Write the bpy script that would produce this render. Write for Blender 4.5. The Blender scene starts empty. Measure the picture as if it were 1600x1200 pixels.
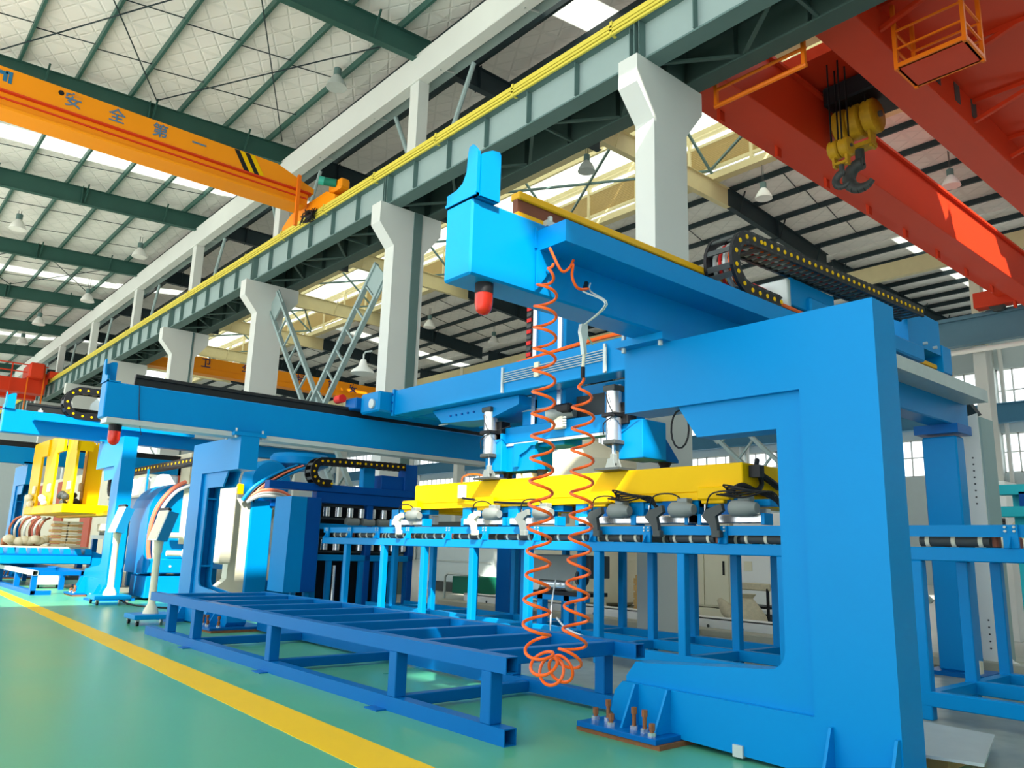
import bpy, bmesh, math, random
from mathutils import Vector, Matrix
random.seed(7)
S = bpy.context.scene
COL = S.collection
R_ = math.radians

# ------------------------------------------------------------ camera, light, exposure
cam_d = bpy.data.cameras.new('camera')
cam = bpy.data.objects.new('camera', cam_d)
COL.objects.link(cam)
cam_d.sensor_width = 36.0
cam_d.lens = 1233.09 / 1600 * 36
cam_d.clip_end = 400
_r = Vector((0.75356318, -0.65675425, 0.02857226))
_u = -Vector((0.15599175, 0.1364249, -0.97829179))
_b = -Vector((0.63859933, 0.74166171, 0.20525303))
cam.matrix_world = Matrix(((_r.x, _u.x, _b.x, 0), (_r.y, _u.y, _b.y, 0), (_r.z, _u.z, _b.z, 1.4), (0, 0, 0, 1)))
S.camera = cam

world = bpy.data.worlds.new('world')
S.world = world
world.use_nodes = True
_n = world.node_tree.nodes
_n['Background'].inputs[0].default_value = (0.86, 0.94, 1.0, 1)
_n['Background'].inputs[1].default_value = 1.5
sun_d = bpy.data.lights.new('sun', 'SUN')
sun_d.energy = 6.5
sun_d.color = (1.0, 0.93, 0.8)
sun_d.angle = R_(0.6)
sun = bpy.data.objects.new('sun', sun_d)
COL.objects.link(sun)
SUN_DIR = Vector((0.45, 0.60, -0.66)).normalized()
sun.rotation_euler = SUN_DIR.to_track_quat('-Z', 'Y').to_euler()
vs = S.view_settings
S.display_settings.display_device = 'sRGB'
vs.view_transform = 'Standard'
vs.look = 'None'
vs.gamma = 1
vs.use_curve_mapping = False
vs.exposure = 0.7

# ------------------------------------------------------------ helpers
def lin(c):
    c = c / 255.0
    return c / 12.92 if c <= 0.04045 else ((c + 0.055) / 1.055) ** 2.4
def rgb(r, g, b): return (lin(r), lin(g), lin(b), 1)

def mat(name, col, rough=0.4, metal=0.0, var=0.06, scale=3.0, bump=0.0, spec=0.25, coat=0.0):
    m = bpy.data.materials.new(name)
    m.use_nodes = True
    nt = m.node_tree
    p = nt.nodes['Principled BSDF']
    p.inputs['Roughness'].default_value = rough
    p.inputs['Metallic'].default_value = metal
    p.inputs['Specular IOR Level'].default_value = spec
    p.inputs['Coat Weight'].default_value = coat
    tc = nt.nodes.new('ShaderNodeTexCoord')
    no = nt.nodes.new('ShaderNodeTexNoise')
    no.inputs['Scale'].default_value = scale
    no.inputs['Detail'].default_value = 4
    nt.links.new(tc.outputs['Object'], no.inputs['Vector'])
    mx = nt.nodes.new('ShaderNodeMix')
    mx.data_type = 'RGBA'
    mx.inputs[6].default_value = tuple(max(0, c * (1 - var)) for c in col[:3]) + (1,)
    mx.inputs[7].default_value = tuple(min(1, c * (1 + var)) for c in col[:3]) + (1,)
    nt.links.new(no.outputs['Fac'], mx.inputs[0])
    nt.links.new(mx.outputs[2], p.inputs['Base Color'])
    if bump:
        b = nt.nodes.new('ShaderNodeBump')
        b.inputs['Strength'].default_value = bump
        b.inputs['Distance'].default_value = 0.01
        n2 = nt.nodes.new('ShaderNodeTexNoise')
        n2.inputs['Scale'].default_value = scale * 12
        nt.links.new(tc.outputs['Object'], n2.inputs['Vector'])
        nt.links.new(n2.outputs['Fac'], b.inputs['Height'])
        nt.links.new(b.outputs['Normal'], p.inputs['Normal'])
    return m

BLUE = mat('blue_paint', rgb(0, 136, 206), 0.35, var=0.05, scale=1.2, bump=0.02, spec=0.14)
DBLUE = mat('dark_blue_paint', rgb(0, 100, 176), 0.36, var=0.07, scale=2, spec=.15)
NAVY = mat('navy_paint', rgb(0, 80, 162), 0.35, spec=.15)
YEL = mat('yellow_paint', rgb(238, 190, 0), 0.4, var=0.03, spec=.12)
AMB = mat('amber_rail_paint', rgb(236, 176, 20), 0.45)
ORA = mat('orange_crane_paint', rgb(247, 150, 14), 0.45, var=0.05, scale=0.6)
RED = mat('red_crane_paint', rgb(216, 62, 30), 0.45, var=0.06, scale=0.5)
ORP = mat('orange_rail_paint', rgb(240, 120, 20), 0.45)
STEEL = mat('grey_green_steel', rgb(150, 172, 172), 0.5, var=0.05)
DFLG = mat('shaded_steel_flange', rgb(62, 84, 80), 0.5, var=.06)  # flange steel with the far runway's shadow put into the colour
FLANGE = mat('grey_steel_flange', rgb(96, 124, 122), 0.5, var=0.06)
RAFT = mat('dark_green_steel', rgb(52, 92, 84), 0.5, var=0.08)
DKST = mat('slate_steel', rgb(40, 56, 62), 0.5, var=0.08)
BEIGE = mat('beige_steel', rgb(216, 206, 160), 0.55, var=0.08)
CONC = mat('white_concrete', rgb(214, 220, 216), 0.7, var=0.03, scale=1.5, bump=0.08)
CONC2 = mat('grey_concrete', rgb(176, 176, 160), 0.85, var=0.15, scale=2.5, bump=0.2)
WALL = mat('wall_paint', rgb(206, 220, 222), 0.8, var=0.03)
YBAR = mat('yellow_conductor', rgb(222, 208, 84), 0.45, var=0.08)
BLACK = mat('black_plastic', rgb(26, 28, 32), 0.45, var=0.15)
RAILB = mat('black_rail_steel', rgb(40, 42, 42), 0.4, var=0.15, scale=6)
CHR = mat('aluminium', rgb(225, 228, 230), 0.25, metal=0.85, var=0.02)
GALV = mat('galvanised_steel', rgb(196, 206, 204), 0.45, metal=0.3, var=0.08, scale=6)
WHITE = mat('white_paint', rgb(238, 240, 236), 0.45, var=0.02)
CREAM = mat('cream_paint', rgb(226, 222, 196), 0.55, var=0.05)
GREY = mat('grey_motor_paint', rgb(132, 140, 138), 0.45, var=0.08)
DGREY = mat('dark_grey_paint', rgb(70, 76, 76), 0.5, var=0.1)
RUST = mat('rusty_steel', rgb(140, 92, 60), 0.75, var=0.35, scale=25, bump=0.2)
BROWN = mat('brown_paint', rgb(122, 70, 50), 0.55)
TEAL = mat('teal_paint', rgb(40, 190, 205), 0.45)
DGREEN = mat('green_box_paint', rgb(20, 120, 96), 0.5)
WOOD = mat('pale_wood', rgb(206, 170, 112), 0.7, var=0.2, scale=10)
SACK = mat('sackcloth', rgb(206, 196, 168), 0.9, var=0.2, scale=20, bump=0.3)
HOSE = mat('orange_hose', rgb(255, 104, 26), 0.22, var=0.02, coat=0.3)
PINK = mat('salmon_hose', rgb(240, 130, 100), 0.4)
TXTB = mat('blue_grey_lettering', rgb(86, 120, 150), 0.6)
TXTD = mat('navy_lettering', rgb(50, 50, 96), 0.6)
TXTK = mat('black_lettering', rgb(20, 20, 22), 0.6)
RMARK = mat('red_marking', rgb(214, 40, 36), 0.5)
GREASE = mat('greasy_yellow', rgb(190, 148, 30), 0.5, var=0.3, scale=8)

def red_glass():
    m = bpy.data.materials.new('red_lamp_glass'); m.use_nodes = True
    p = m.node_tree.nodes['Principled BSDF']
    p.inputs['Base Color'].default_value = rgb(255, 60, 30)
    p.inputs['Transmission Weight'].default_value = 0.55
    p.inputs['Roughness'].default_value = 0.12
    return m
RGLASS = red_glass()

def floor_mat():
    m = bpy.data.materials.new('green_epoxy_floor'); m.use_nodes = True
    nt = m.node_tree; p = nt.nodes['Principled BSDF']
    tc = nt.nodes.new('ShaderNodeTexCoord')
    n1 = nt.nodes.new('ShaderNodeTexNoise'); n1.inputs['Scale'].default_value = 0.45; n1.inputs['Detail'].default_value = 5
    n2 = nt.nodes.new('ShaderNodeTexNoise'); n2.inputs['Scale'].default_value = 5; n2.inputs['Detail'].default_value = 6
    nt.links.new(tc.outputs['Object'], n1.inputs['Vector']); nt.links.new(tc.outputs['Object'], n2.inputs['Vector'])
    mx = nt.nodes.new('ShaderNodeMix'); mx.data_type = 'RGBA'
    mx.inputs[6].default_value = rgb(66, 158, 118); mx.inputs[7].default_value = rgb(98, 182, 148)
    nt.links.new(n1.outputs['Fac'], mx.inputs[0])
    # bare concrete right of the machine line
    sep = nt.nodes.new('ShaderNodeSeparateXYZ'); nt.links.new(tc.outputs['Object'], sep.inputs[0])
    ad = nt.nodes.new('ShaderNodeMath'); ad.operation = 'MULTIPLY_ADD'; ad.inputs[1].default_value = 0.5
    nt.links.new(n2.outputs['Fac'], ad.inputs[0]); nt.links.new(sep.outputs['X'], ad.inputs[2])
    st = nt.nodes.new('ShaderNodeMapRange'); st.inputs[1].default_value = 6.6; st.inputs[2].default_value = 6.75
    nt.links.new(ad.outputs[0], st.inputs[0])
    cr = nt.nodes.new('ShaderNodeMix'); cr.data_type = 'RGBA'
    cr.inputs[6].default_value = rgb(120, 128, 112); cr.inputs[7].default_value = rgb(176, 180, 164)
    nt.links.new(n2.outputs['Fac'], cr.inputs[0])
    m2 = nt.nodes.new('ShaderNodeMix'); m2.data_type = 'RGBA'
    nt.links.new(st.outputs[0], m2.inputs[0]); nt.links.new(mx.outputs[2], m2.inputs[6]); nt.links.new(cr.outputs[2], m2.inputs[7])
    rb = nt.nodes.new('ShaderNodeMapRange'); rb.inputs[1].default_value = 13; rb.inputs[2].default_value = 17  # mostly unseen right-bay floor, paler to throw light up at its roof
    nt.links.new(sep.outputs['X'], rb.inputs[0])
    m4 = nt.nodes.new('ShaderNodeMix'); m4.data_type = 'RGBA'; m4.inputs[7].default_value = rgb(212, 212, 204)
    nt.links.new(rb.outputs[0], m4.inputs[0]); nt.links.new(m2.outputs[2], m4.inputs[6]); m2 = m4
    # unseen floor left of the viewer, made pale to bounce light at the ceiling
    lt = nt.nodes.new('ShaderNodeMapRange'); lt.inputs[1].default_value = 0.2; lt.inputs[2].default_value = 0.1
    nt.links.new(sep.outputs['X'], lt.inputs[0])
    m3 = nt.nodes.new('ShaderNodeMix'); m3.data_type = 'RGBA'; m3.inputs[7].default_value = rgb(222, 220, 212)
    nt.links.new(lt.outputs[0], m3.inputs[0]); nt.links.new(m2.outputs[2], m3.inputs[6])
    nt.links.new(m3.outputs[2], p.inputs['Base Color'])
    rr = nt.nodes.new('ShaderNodeMapRange'); rr.inputs[3].default_value = 0.22; rr.inputs[4].default_value = 0.42
    nt.links.new(n1.outputs['Fac'], rr.inputs[0]); nt.links.new(rr.outputs[0], p.inputs['Roughness'])
    bp = nt.nodes.new('ShaderNodeBump'); bp.inputs['Strength'].default_value = 0.05; bp.inputs['Distance'].default_value = 0.01
    nt.links.new(n2.outputs['Fac'], bp.inputs['Height']); nt.links.new(bp.outputs['Normal'], p.inputs['Normal'])
    return m
FLOOR = floor_mat()

def insul_mat():
    m = bpy.data.materials.new('insulation_foil'); m.use_nodes = True
    nt = m.node_tree; p = nt.nodes['Principled BSDF']
    p.inputs['Roughness'].default_value = 0.6
    tc = nt.nodes.new('ShaderNodeTexCoord')
    hs = []
    for ang in (0.55, -0.55, 1.57):
        mp = nt.nodes.new('ShaderNodeMapping'); mp.inputs['Rotation'].default_value = (0, 0, ang)
        w = nt.nodes.new('ShaderNodeTexWave'); w.inputs['Scale'].default_value = 0.55 if ang < 1 else 0.26
        w.inputs['Distortion'].default_value = 0.6; w.inputs['Detail'].default_value = 1
        nt.links.new(tc.outputs['Object'], mp.inputs[0]); nt.links.new(mp.outputs[0], w.inputs[0])
        r = nt.nodes.new('ShaderNodeMapRange'); r.inputs[1].default_value = 0.0; r.inputs[2].default_value = 0.05
        nt.links.new(w.outputs['Fac'], r.inputs[0]); hs.append(r)
    a = nt.nodes.new('ShaderNodeMath'); a.operation = 'MINIMUM'
    nt.links.new(hs[0].outputs[0], a.inputs[0]); nt.links.new(hs[1].outputs[0], a.inputs[1])
    a2 = nt.nodes.new('ShaderNodeMath'); a2.operation = 'MINIMUM'
    nt.links.new(a.outputs[0], a2.inputs[0]); nt.links.new(hs[2].outputs[0], a2.inputs[1])
    mx = nt.nodes.new('ShaderNodeMix'); mx.data_type = 'RGBA'
    mx.inputs[6].default_value = rgb(231, 232, 228); mx.inputs[7].default_value = rgb(240, 240, 236)
    nt.links.new(a2.outputs[0], mx.inputs[0]); nt.links.new(mx.outputs[2], p.inputs['Base Color'])
    bp = nt.nodes.new('ShaderNodeBump'); bp.inputs['Strength'].default_value = 0.4; bp.inputs['Distance'].default_value = 0.03
    nt.links.new(a2.outputs[0], bp.inputs['Height']); nt.links.new(bp.outputs['Normal'], p.inputs['Normal'])
    return m
INSUL = insul_mat()

def trans_mat(name, col):
    m = bpy.data.materials.new(name); m.use_nodes = True
    nt = m.node_tree; nt.nodes.clear()
    o = nt.nodes.new('ShaderNodeOutputMaterial'); t = nt.nodes.new('ShaderNodeBsdfTranslucent')
    d = nt.nodes.new('ShaderNodeBsdfDiffuse'); x = nt.nodes.new('ShaderNodeMixShader')
    n = nt.nodes.new('ShaderNodeTexNoise'); n.inputs['Scale'].default_value = 2
    mx = nt.nodes.new('ShaderNodeMix'); mx.data_type = 'RGBA'
    mx.inputs[6].default_value = tuple(c * 0.9 for c in col[:3]) + (1,); mx.inputs[7].default_value = col
    nt.links.new(n.outputs['Fac'], mx.inputs[0])
    nt.links.new(mx.outputs[2], t.inputs[0]); nt.links.new(mx.outputs[2], d.inputs[0])
    x.inputs[0].default_value = 0.2
    nt.links.new(t.outputs[0], x.inputs[1]); nt.links.new(d.outputs[0], x.inputs[2]); nt.links.new(x.outputs[0], o.inputs[0])
    return m
SKYL = trans_mat('translucent_roof_sheet', rgb(226, 228, 222))

def glass_mat():
    m = bpy.data.materials.new('window_glass'); m.use_nodes = True
    nt = m.node_tree; nt.nodes.clear()
    o = nt.nodes.new('ShaderNodeOutputMaterial'); t = nt.nodes.new('ShaderNodeBsdfTransparent')
    g = nt.nodes.new('ShaderNodeBsdfGlossy'); g.inputs['Roughness'].default_value = 0.05
    x = nt.nodes.new('ShaderNodeMixShader'); x.inputs[0].default_value = 0.08
    nt.links.new(t.outputs[0], x.inputs[1]); nt.links.new(g.outputs[0], x.inputs[2]); nt.links.new(x.outputs[0], o.inputs[0])
    return m
GLASS = glass_mat()

class M:
    """collects shapes in world coordinates; build() links them as one mesh object"""
    def __init__(s): s.v = []; s.f = []
    def add(s, vs, fs):
        o = len(s.v); s.v += [tuple(v) for v in vs]; s.f += [tuple(i + o for i in f) for f in fs]; return s
    def box(s, x0, x1, y0, y1, z0, z1, b=0.0):
        c = Vector(((x0 + x1) / 2, (y0 + y1) / 2, (z0 + z1) / 2))
        return s.obox(c, Vector((1, 0, 0)), Vector((0, 1, 0)), Vector((0, 0, 1)), abs(x1 - x0) / 2, abs(y1 - y0) / 2, abs(z1 - z0) / 2, b)
    def obox(s, c, X, Y, Z, hx, hy, hz, b=0.0):
        if b <= 0:
            vs = [c + X * sx * hx + Y * sy * hy + Z * sz * hz for sx in (-1, 1) for sy in (-1, 1) for sz in (-1, 1)]
            return s.add(vs, [(0, 1, 3, 2), (4, 6, 7, 5), (0, 4, 5, 1), (2, 3, 7, 6), (0, 2, 6, 4), (1, 5, 7, 3)])
        b = min(b, hx * .49, hy * .49, hz * .49)
        vs = []; idx = {}
        for sx in (-1, 1):
            for sy in (-1, 1):
                for sz in (-1, 1):
                    for k, (dx, dy, dz) in enumerate(((0, b, b), (b, 0, b), (b, b, 0))):
                        idx[(sx, sy, sz, k)] = len(vs)
                        vs.append(c + X * sx * (hx - dx) + Y * sy * (hy - dy) + Z * sz * (hz - dz))
        fs = []
        def I(sx, sy, sz, k): return idx[(sx, sy, sz, k)]
        for t in (-1, 1):
            q = [(-1, -1), (1, -1), (1, 1), (-1, 1)]
            if t < 0: q = q[::-1]
            fs.append([I(t, a, b_, 0) for a, b_ in q])
            fs.append([I(b_, t, a, 1) for a, b_ in q])
            fs.append([I(a, b_, t, 2) for a, b_ in q])
        for a in (-1, 1):
            for c_ in (-1, 1):
                fs.append([I(a, c_, -1, 0), I(a, c_, 1, 0), I(a, c_, 1, 1), I(a, c_, -1, 1)])
                fs.append([I(-1, a, c_, 1), I(1, a, c_, 1), I(1, a, c_, 2), I(-1, a, c_, 2)])
                fs.append([I(a, -1, c_, 0), I(a, 1, c_, 0), I(a, 1, c_, 2), I(a, -1, c_, 2)])
        for sx in (-1, 1):
            for sy in (-1, 1):
                for sz in (-1, 1): fs.append([I(sx, sy, sz, k) for k in range(3)])
        return s.add(vs, fs)
    def bar(s, p, q, w, h, up=(0, 0, 1), b=0.0):
        p = Vector(p); q = Vector(q); d = q - p; L = d.length; d.normalize()
        u = Vector(up)
        if abs(d.dot(u)) > 0.98: u = Vector((0, 1, 0)) if abs(d.y) < 0.9 else Vector((1, 0, 0))
        sd = d.cross(u).normalized(); u = sd.cross(d).normalized()
        return s.obox((p + q) / 2, d, sd, u, L / 2, w / 2, h / 2, b)
    def cyl(s, p, q, r, n=14, r2=None):
        return s.lathe(p, Vector(q) - Vector(p), [(r, 0), (r if r2 is None else r2, 1)], n, scale=True)
    def lathe(s, base, axis, prof, n=16, scale=False):
        base = Vector(base); axis = Vector(axis); L = axis.length; a = axis.normalized()
        t = Vector((0, 0, 1)) if abs(a.z) < 0.9 else Vector((1, 0, 0))
        e1 = a.cross(t).normalized(); e2 = a.cross(e1)
        vs = []; fs = []
        for r, h in prof:
            c = base + a * (h * L if scale else h)
            for i in range(n):
                th = 2 * math.pi * i / n
                vs.append(c + e1 * r * math.cos(th) + e2 * r * math.sin(th))
        for j in range(len(prof) - 1):
            for i in range(n):
                k = (i + 1) % n
                fs.append((j * n + i, j * n + k, (j + 1) * n + k, (j + 1) * n + i))
        if prof[0][0] > 1e-6: fs.append(tuple(range(n))[::-1])
        if prof[-1][0] > 1e-6: fs.append(tuple(range((len(prof) - 1) * n, len(prof) * n)))
        return s.add(vs, fs)
    def tube(s, pts, r, n=7):
        pts = [Vector(p) for p in pts]; vs = []; fs = []
        d0 = (pts[1] - pts[0]).normalized()
        t = Vector((0, 0, 1)) if abs(d0.z) < 0.9 else Vector((1, 0, 0))
        e = d0.cross(t).normalized()
        for i, p in enumerate(pts):
            d = (pts[min(i + 1, len(pts) - 1)] - pts[max(i - 1, 0)]).normalized()
            e = (e - d * e.dot(d)).normalized(); g = d.cross(e)
            for k in range(n):
                th = 2 * math.pi * k / n
                vs.append(p + (e * math.cos(th) + g * math.sin(th)) * r)
        for i in range(len(pts) - 1):
            for k in range(n):
                k2 = (k + 1) % n
                fs.append((i * n + k, i * n + k2, (i + 1) * n + k2, (i + 1) * n + k))
        fs.append(tuple(range(n))[::-1]); fs.append(tuple(range((len(pts) - 1) * n, len(pts) * n)))
        return s.add(vs, fs)
    def prism(s, poly, axis, a0, a1):
        def P(u, w, a): return {'x': (a, u, w), 'y': (u, a, w), 'z': (u, w, a)}[axis]
        n = len(poly)
        vs = [P(u, w, a0) for u, w in poly] + [P(u, w, a1) for u, w in poly]
        fs = [tuple(range(n)), tuple(range(n, 2 * n))[::-1]] + [(i, i + n, (i + 1) % n + n, (i + 1) % n) for i in range(n)]
        return s.add(vs, fs)
    def ball(s, c, r, n=12, sz=1.0):
        k = 7
        return s.lathe(Vector(c) - Vector((0, 0, r * sz)), (0, 0, 1), [(max(1e-7, r * math.sin(math.pi * i / k)), r * sz * (1 - math.cos(math.pi * i / k))) for i in range(k + 1)], n)
    def build(s, name, m, parent=None, smooth=False, kind=None):
        off = Vector((0, 0, 0)); p = parent
        while p is not None: off += p.location; p = p.parent
        me = bpy.data.meshes.new(name)
        me.from_pydata([tuple(Vector(v) - off) for v in s.v], [], s.f)
        bm = bmesh.new(); bm.from_mesh(me); bmesh.ops.recalc_face_normals(bm, faces=bm.faces); bm.to_mesh(me); bm.free()
        me.materials.append(m)
        if smooth:
            for p_ in me.polygons: p_.use_smooth = True
            try: me.set_sharp_from_angle(angle=R_(40))
            except Exception: pass
        o = bpy.data.objects.new(name, me); COL.objects.link(o)
        if parent is not None: o.parent = parent
        if kind: o['kind'] = kind
        return o

def tag(o, label=None, cat=None, group=None, kind=None):
    if label: o['label'] = label
    if cat: o['category'] = cat
    if group: o['group'] = group
    if kind: o['kind'] = kind
    return o
def thing(name, label, cat, loc=(0, 0, 0), group=None):
    o = bpy.data.objects.new(name, None); COL.objects.link(o); o.location = loc
    o.empty_display_size = 0.2
    return tag(o, label, cat, group)
def struct(name, mb, m, parent=None):
    o = mb.build(name, m, parent)
    if parent is None: o['kind'] = 'structure'
    return o
def sempty(name):
    o = bpy.data.objects.new(name, None); COL.objects.link(o); o['kind'] = 'structure'; return o
def copy_tree(o, parent=None, loc=None, label=None):
    c = o.copy(); COL.objects.link(c)
    if parent is not None: c.parent = parent
    if loc is not None: c.location = loc
    if label: c['label'] = label
    for ch in list(o.children): copy_tree(ch, c)
    return c
def text(name, s, size, m, parent, origin, ux, uy, ext=0.004):
    """flat lettering: origin = middle of the word, ux = reading direction, uy = up"""
    cu = bpy.data.curves.new(name, 'FONT'); cu.body = s; cu.size = size; cu.extrude = ext; cu.offset = size * .012
    cu.align_x = 'CENTER'; cu.align_y = 'CENTER'
    t = bpy.data.objects.new(name, cu); COL.objects.link(t)
    bpy.context.view_layer.update()
    me = bpy.data.meshes.new_from_object(t.evaluated_get(bpy.context.evaluated_depsgraph_get()))
    bpy.data.objects.remove(t)
    me.materials.clear(); me.materials.append(m)
    ux = Vector(ux).normalized(); uy = Vector(uy).normalized(); uz = ux.cross(uy)
    mt = Matrix(((ux.x, uy.x, uz.x, origin[0]), (ux.y, uy.y, uz.y, origin[1]), (ux.z, uy.z, uz.z, origin[2]), (0, 0, 0, 1)))
    me.transform(mt)
    off = Vector((0, 0, 0)); p = parent
    while p is not None: off += p.location; p = p.parent
    me.transform(Matrix.Translation(-off))
    o = bpy.data.objects.new(name, me); COL.objects.link(o); o.parent = parent
    return o
def arc(cx, cy, r, a0, a1, n):
    return [(cx + r * math.cos(R_(a0 + (a1 - a0) * i / n)), cy + r * math.sin(R_(a0 + (a1 - a0) * i / n))) for i in range(n + 1)]
def catmull(pts, k=6):
    P = [Vector(p) for p in pts]; P = [P[0] * 2 - P[1]] + P + [P[-1] * 2 - P[-2]]; out = []
    for i in range(1, len(P) - 2):
        for j in range(k):
            t = j / k; a, b, c, d = P[i - 1], P[i], P[i + 1], P[i + 2]
            out.append(0.5 * ((2 * b) + (c - a) * t + (2 * a - 5 * b + 4 * c - d) * t * t + (3 * b - a - 3 * c + d) * t ** 3))
    out.append(P[-2]); return out

# ============================================================ THE SHELL
fl = sempty('floor')
M().box(-150, 150, -150, 170, -0.3, 0).build('floor_slab', FLOOR, fl)
YL = mat('yellow_floor_paint', rgb(240, 196, 20), 0.5, var=0.04, scale=2)
M().prism([(3.142 + .0301 * -2, -2), (3.142 + .0301 * 44, 44), (2.685 + .0403 * 44, 44), (2.685 + .0403 * -2, -2)], 'z', 0.0, 0.004).build('floor_line', YL, fl)

COLY = [8.6 + 9.0 * k for k in range(-1, 8)]        # near faces of the columns
def zroof_l(x): return 15.85 + 0.05 * (x - 4)
def zroof_r(x):
    if x < 20.5: return 16.25 + 0.07 * (x - 11.5)
    return 16.88 - 0.085 * (x - 26.2)
ceil = sempty('ceiling')
STRIPS = [(14.3, 1.3), (32.8, 1.3), (51.0, 1.3), (69, 1.3)]
def slab(mb, x0, x1, y0, y1, zf, off=0.24, t=0.08):
    z0 = zf(x0) + off; z1 = zf(x1) + off
    mb.add([(x0, y0, z0), (x1, y0, z1), (x1, y1, z1), (x0, y1, z0), (x0, y0, z0 + t), (x1, y0, z1 + t), (x1, y1, z1 + t), (x0, y1, z0 + t)],
           [(0, 1, 2, 3), (4, 7, 6, 5), (0, 4, 5, 1), (1, 5, 6, 2), (2, 6, 7, 3), (3, 7, 4, 0)])
# unseen roof openings, added and placed to throw sun patches on the machines
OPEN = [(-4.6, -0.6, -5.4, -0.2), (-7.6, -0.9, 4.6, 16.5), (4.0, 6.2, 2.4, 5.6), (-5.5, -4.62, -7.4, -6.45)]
def roof(x0, x1, zf, openings=(), skip=()):
    ys = -14.0; edges = []
    for c, w in STRIPS:
        if c in skip: continue
        edges.append((ys, c - w / 2, False)); edges.append((c - w / 2, c + w / 2, True)); ys = c + w / 2
    edges.append((ys, 95.0, False))
    for a, b, sky in edges:
        if sky:
            mb = M(); slab(mb, x0, x1, a, b, zf); mb.build('skylight_panel', SKYL, ceil); continue
        cuts = sorted({a, b} | {q for o in openings for q in o[2:4] if a < q < b})
        for y0, y1 in zip(cuts, cuts[1:]):
            xs = sorted({x0, x1} | {q for o in openings if o[2] < (y0 + y1) / 2 < o[3] for q in o[:2] if x0 < q < x1})
            for u0, u1 in zip(xs, xs[1:]):
                if any(o[0] <= (u0 + u1) / 2 <= o[1] and o[2] < (y0 + y1) / 2 < o[3] for o in openings): continue
                mb = M(); slab(mb, u0, u1, y0, y1, zf); mb.build('roof_panel', INSUL, ceil)
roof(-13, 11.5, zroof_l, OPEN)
roof(11.5, 20.5, zroof_r)
roof(26.2, 36.2, zroof_r, skip=(14.3, 32.8))
roof(36.2, 52.3, lambda x: 16.0, skip=(32.8,))
for k in range(8):
    x = 10.66 - 1.62 * k
    M().box(x - .04, x + .04, 4, 92, zroof_l(x), zroof_l(x) + .23).build('purlin', RAFT, ceil)
for x in (11.95, 13.6, 15.3, 17.0, 18.7, 20.4, 27.6, 29.35, 31.1, 32.9, 34.7):
    M().box(x - .05, x + .05, 4, 92, zroof_r(x), zroof_r(x) + .23).build('purlin', DKST, ceil)  # backlit purlins: their darkness is put into the colour
for k in range(9):
    M().box(37.0 + 1.75 * k, 37.1 + 1.75 * k, 4, 92, 16.0, 16.23).build('purlin', DKST, ceil)
# sag rods between the purlins and crossed tie rods
for y in [6.5 + 3 * k for k in range(20)]:
    mb = M(); x = 10.66
    for k in range(6): mb.bar((x - 1.62 * k, y, zroof_l(x - 1.62 * k) + .1), (x - 1.62 * (k + 1), y + .25, zroof_l(x - 1.62 * (k + 1)) + .1), .025, .025)
    for a, b in ((27.6, 29.35), (29.35, 31.1), (31.1, 32.9), (32.9, 34.7)): mb.bar((a, y, zroof_r(a) + .05), (b, y + .25, zroof_r(b) + .05), .03, .03)
    mb.build('sag_rod', DKST, ceil)
for y in (17.8, 44.8):
    mb = M()
    for a, b in ((2, 6.5), (6.5, 11)):
        mb.bar((a, y + .4, zroof_l(a) - .05), (b, y + 8.6, zroof_l(b) - .05), .03, .03)
        mb.bar((b, y + .4, zroof_l(b) - .05), (a, y + 8.6, zroof_l(a) - .05), .03, .03)
    mb.build('tie_rod', DKST, ceil)
# rafters: one welded plate girder per bay and side
def rafter(y, x0, x1, zf, m, depth=.72, stiff=()):
    def seg(mb, a, b, dy0, dy1, o0, o1):
        mb.add([(x, y + dy, zf(x) + o) for x in (a, b) for dy in (dy0, dy1) for o in (o0, o1)],
               [(0, 1, 3, 2), (4, 6, 7, 5), (0, 4, 5, 1), (2, 3, 7, 6), (0, 2, 6, 4), (1, 5, 7, 3)])
    mb = M(); seg(mb, x0, x1, -.01, .01, -depth, 0); seg(mb, x0, x1, -.12, .12, -depth - .02, -depth); seg(mb, x0, x1, -.12, .12, -.02, 0)
    r = mb.build('rafter', m, ceil)
    for x in stiff:
        mb = M(); seg(mb, x - .012, x + .012, -.15, .15, -depth - .05, .05); mb.build('splice_plate', m, r)
    for x in [x0 + .8 + 1.62 * k for k in range(int((x1 - x0) / 1.62))][::2]:
        mb = M(); mb.bar((x, y - .04, zf(x) - depth), (x + .05, y - .32, zf(x) + .1), .05, .05); mb.build('fly_brace', m, r)
for y in [8.85 + 9 * k for k in range(9)]:
    rafter(y, -4, 12.0, zroof_l, RAFT, stiff=(6.4, 1.6))
    rafter(y, 12.0, 19.2, lambda x: 16.25, DKST, stiff=(13.6,))
    rafter(y, 27.2, 35.6, zroof_r, DKST, depth=.85, stiff=(31,))
    rafter(y, 36.2, 52, lambda x: 16.0, DKST, depth=.85, stiff=(44,))
    # pale part of the rafter under the roof monitor
    rafter(y, 19.2, 27.2, lambda x: 16.75, BEIGE, depth=.85)
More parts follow.
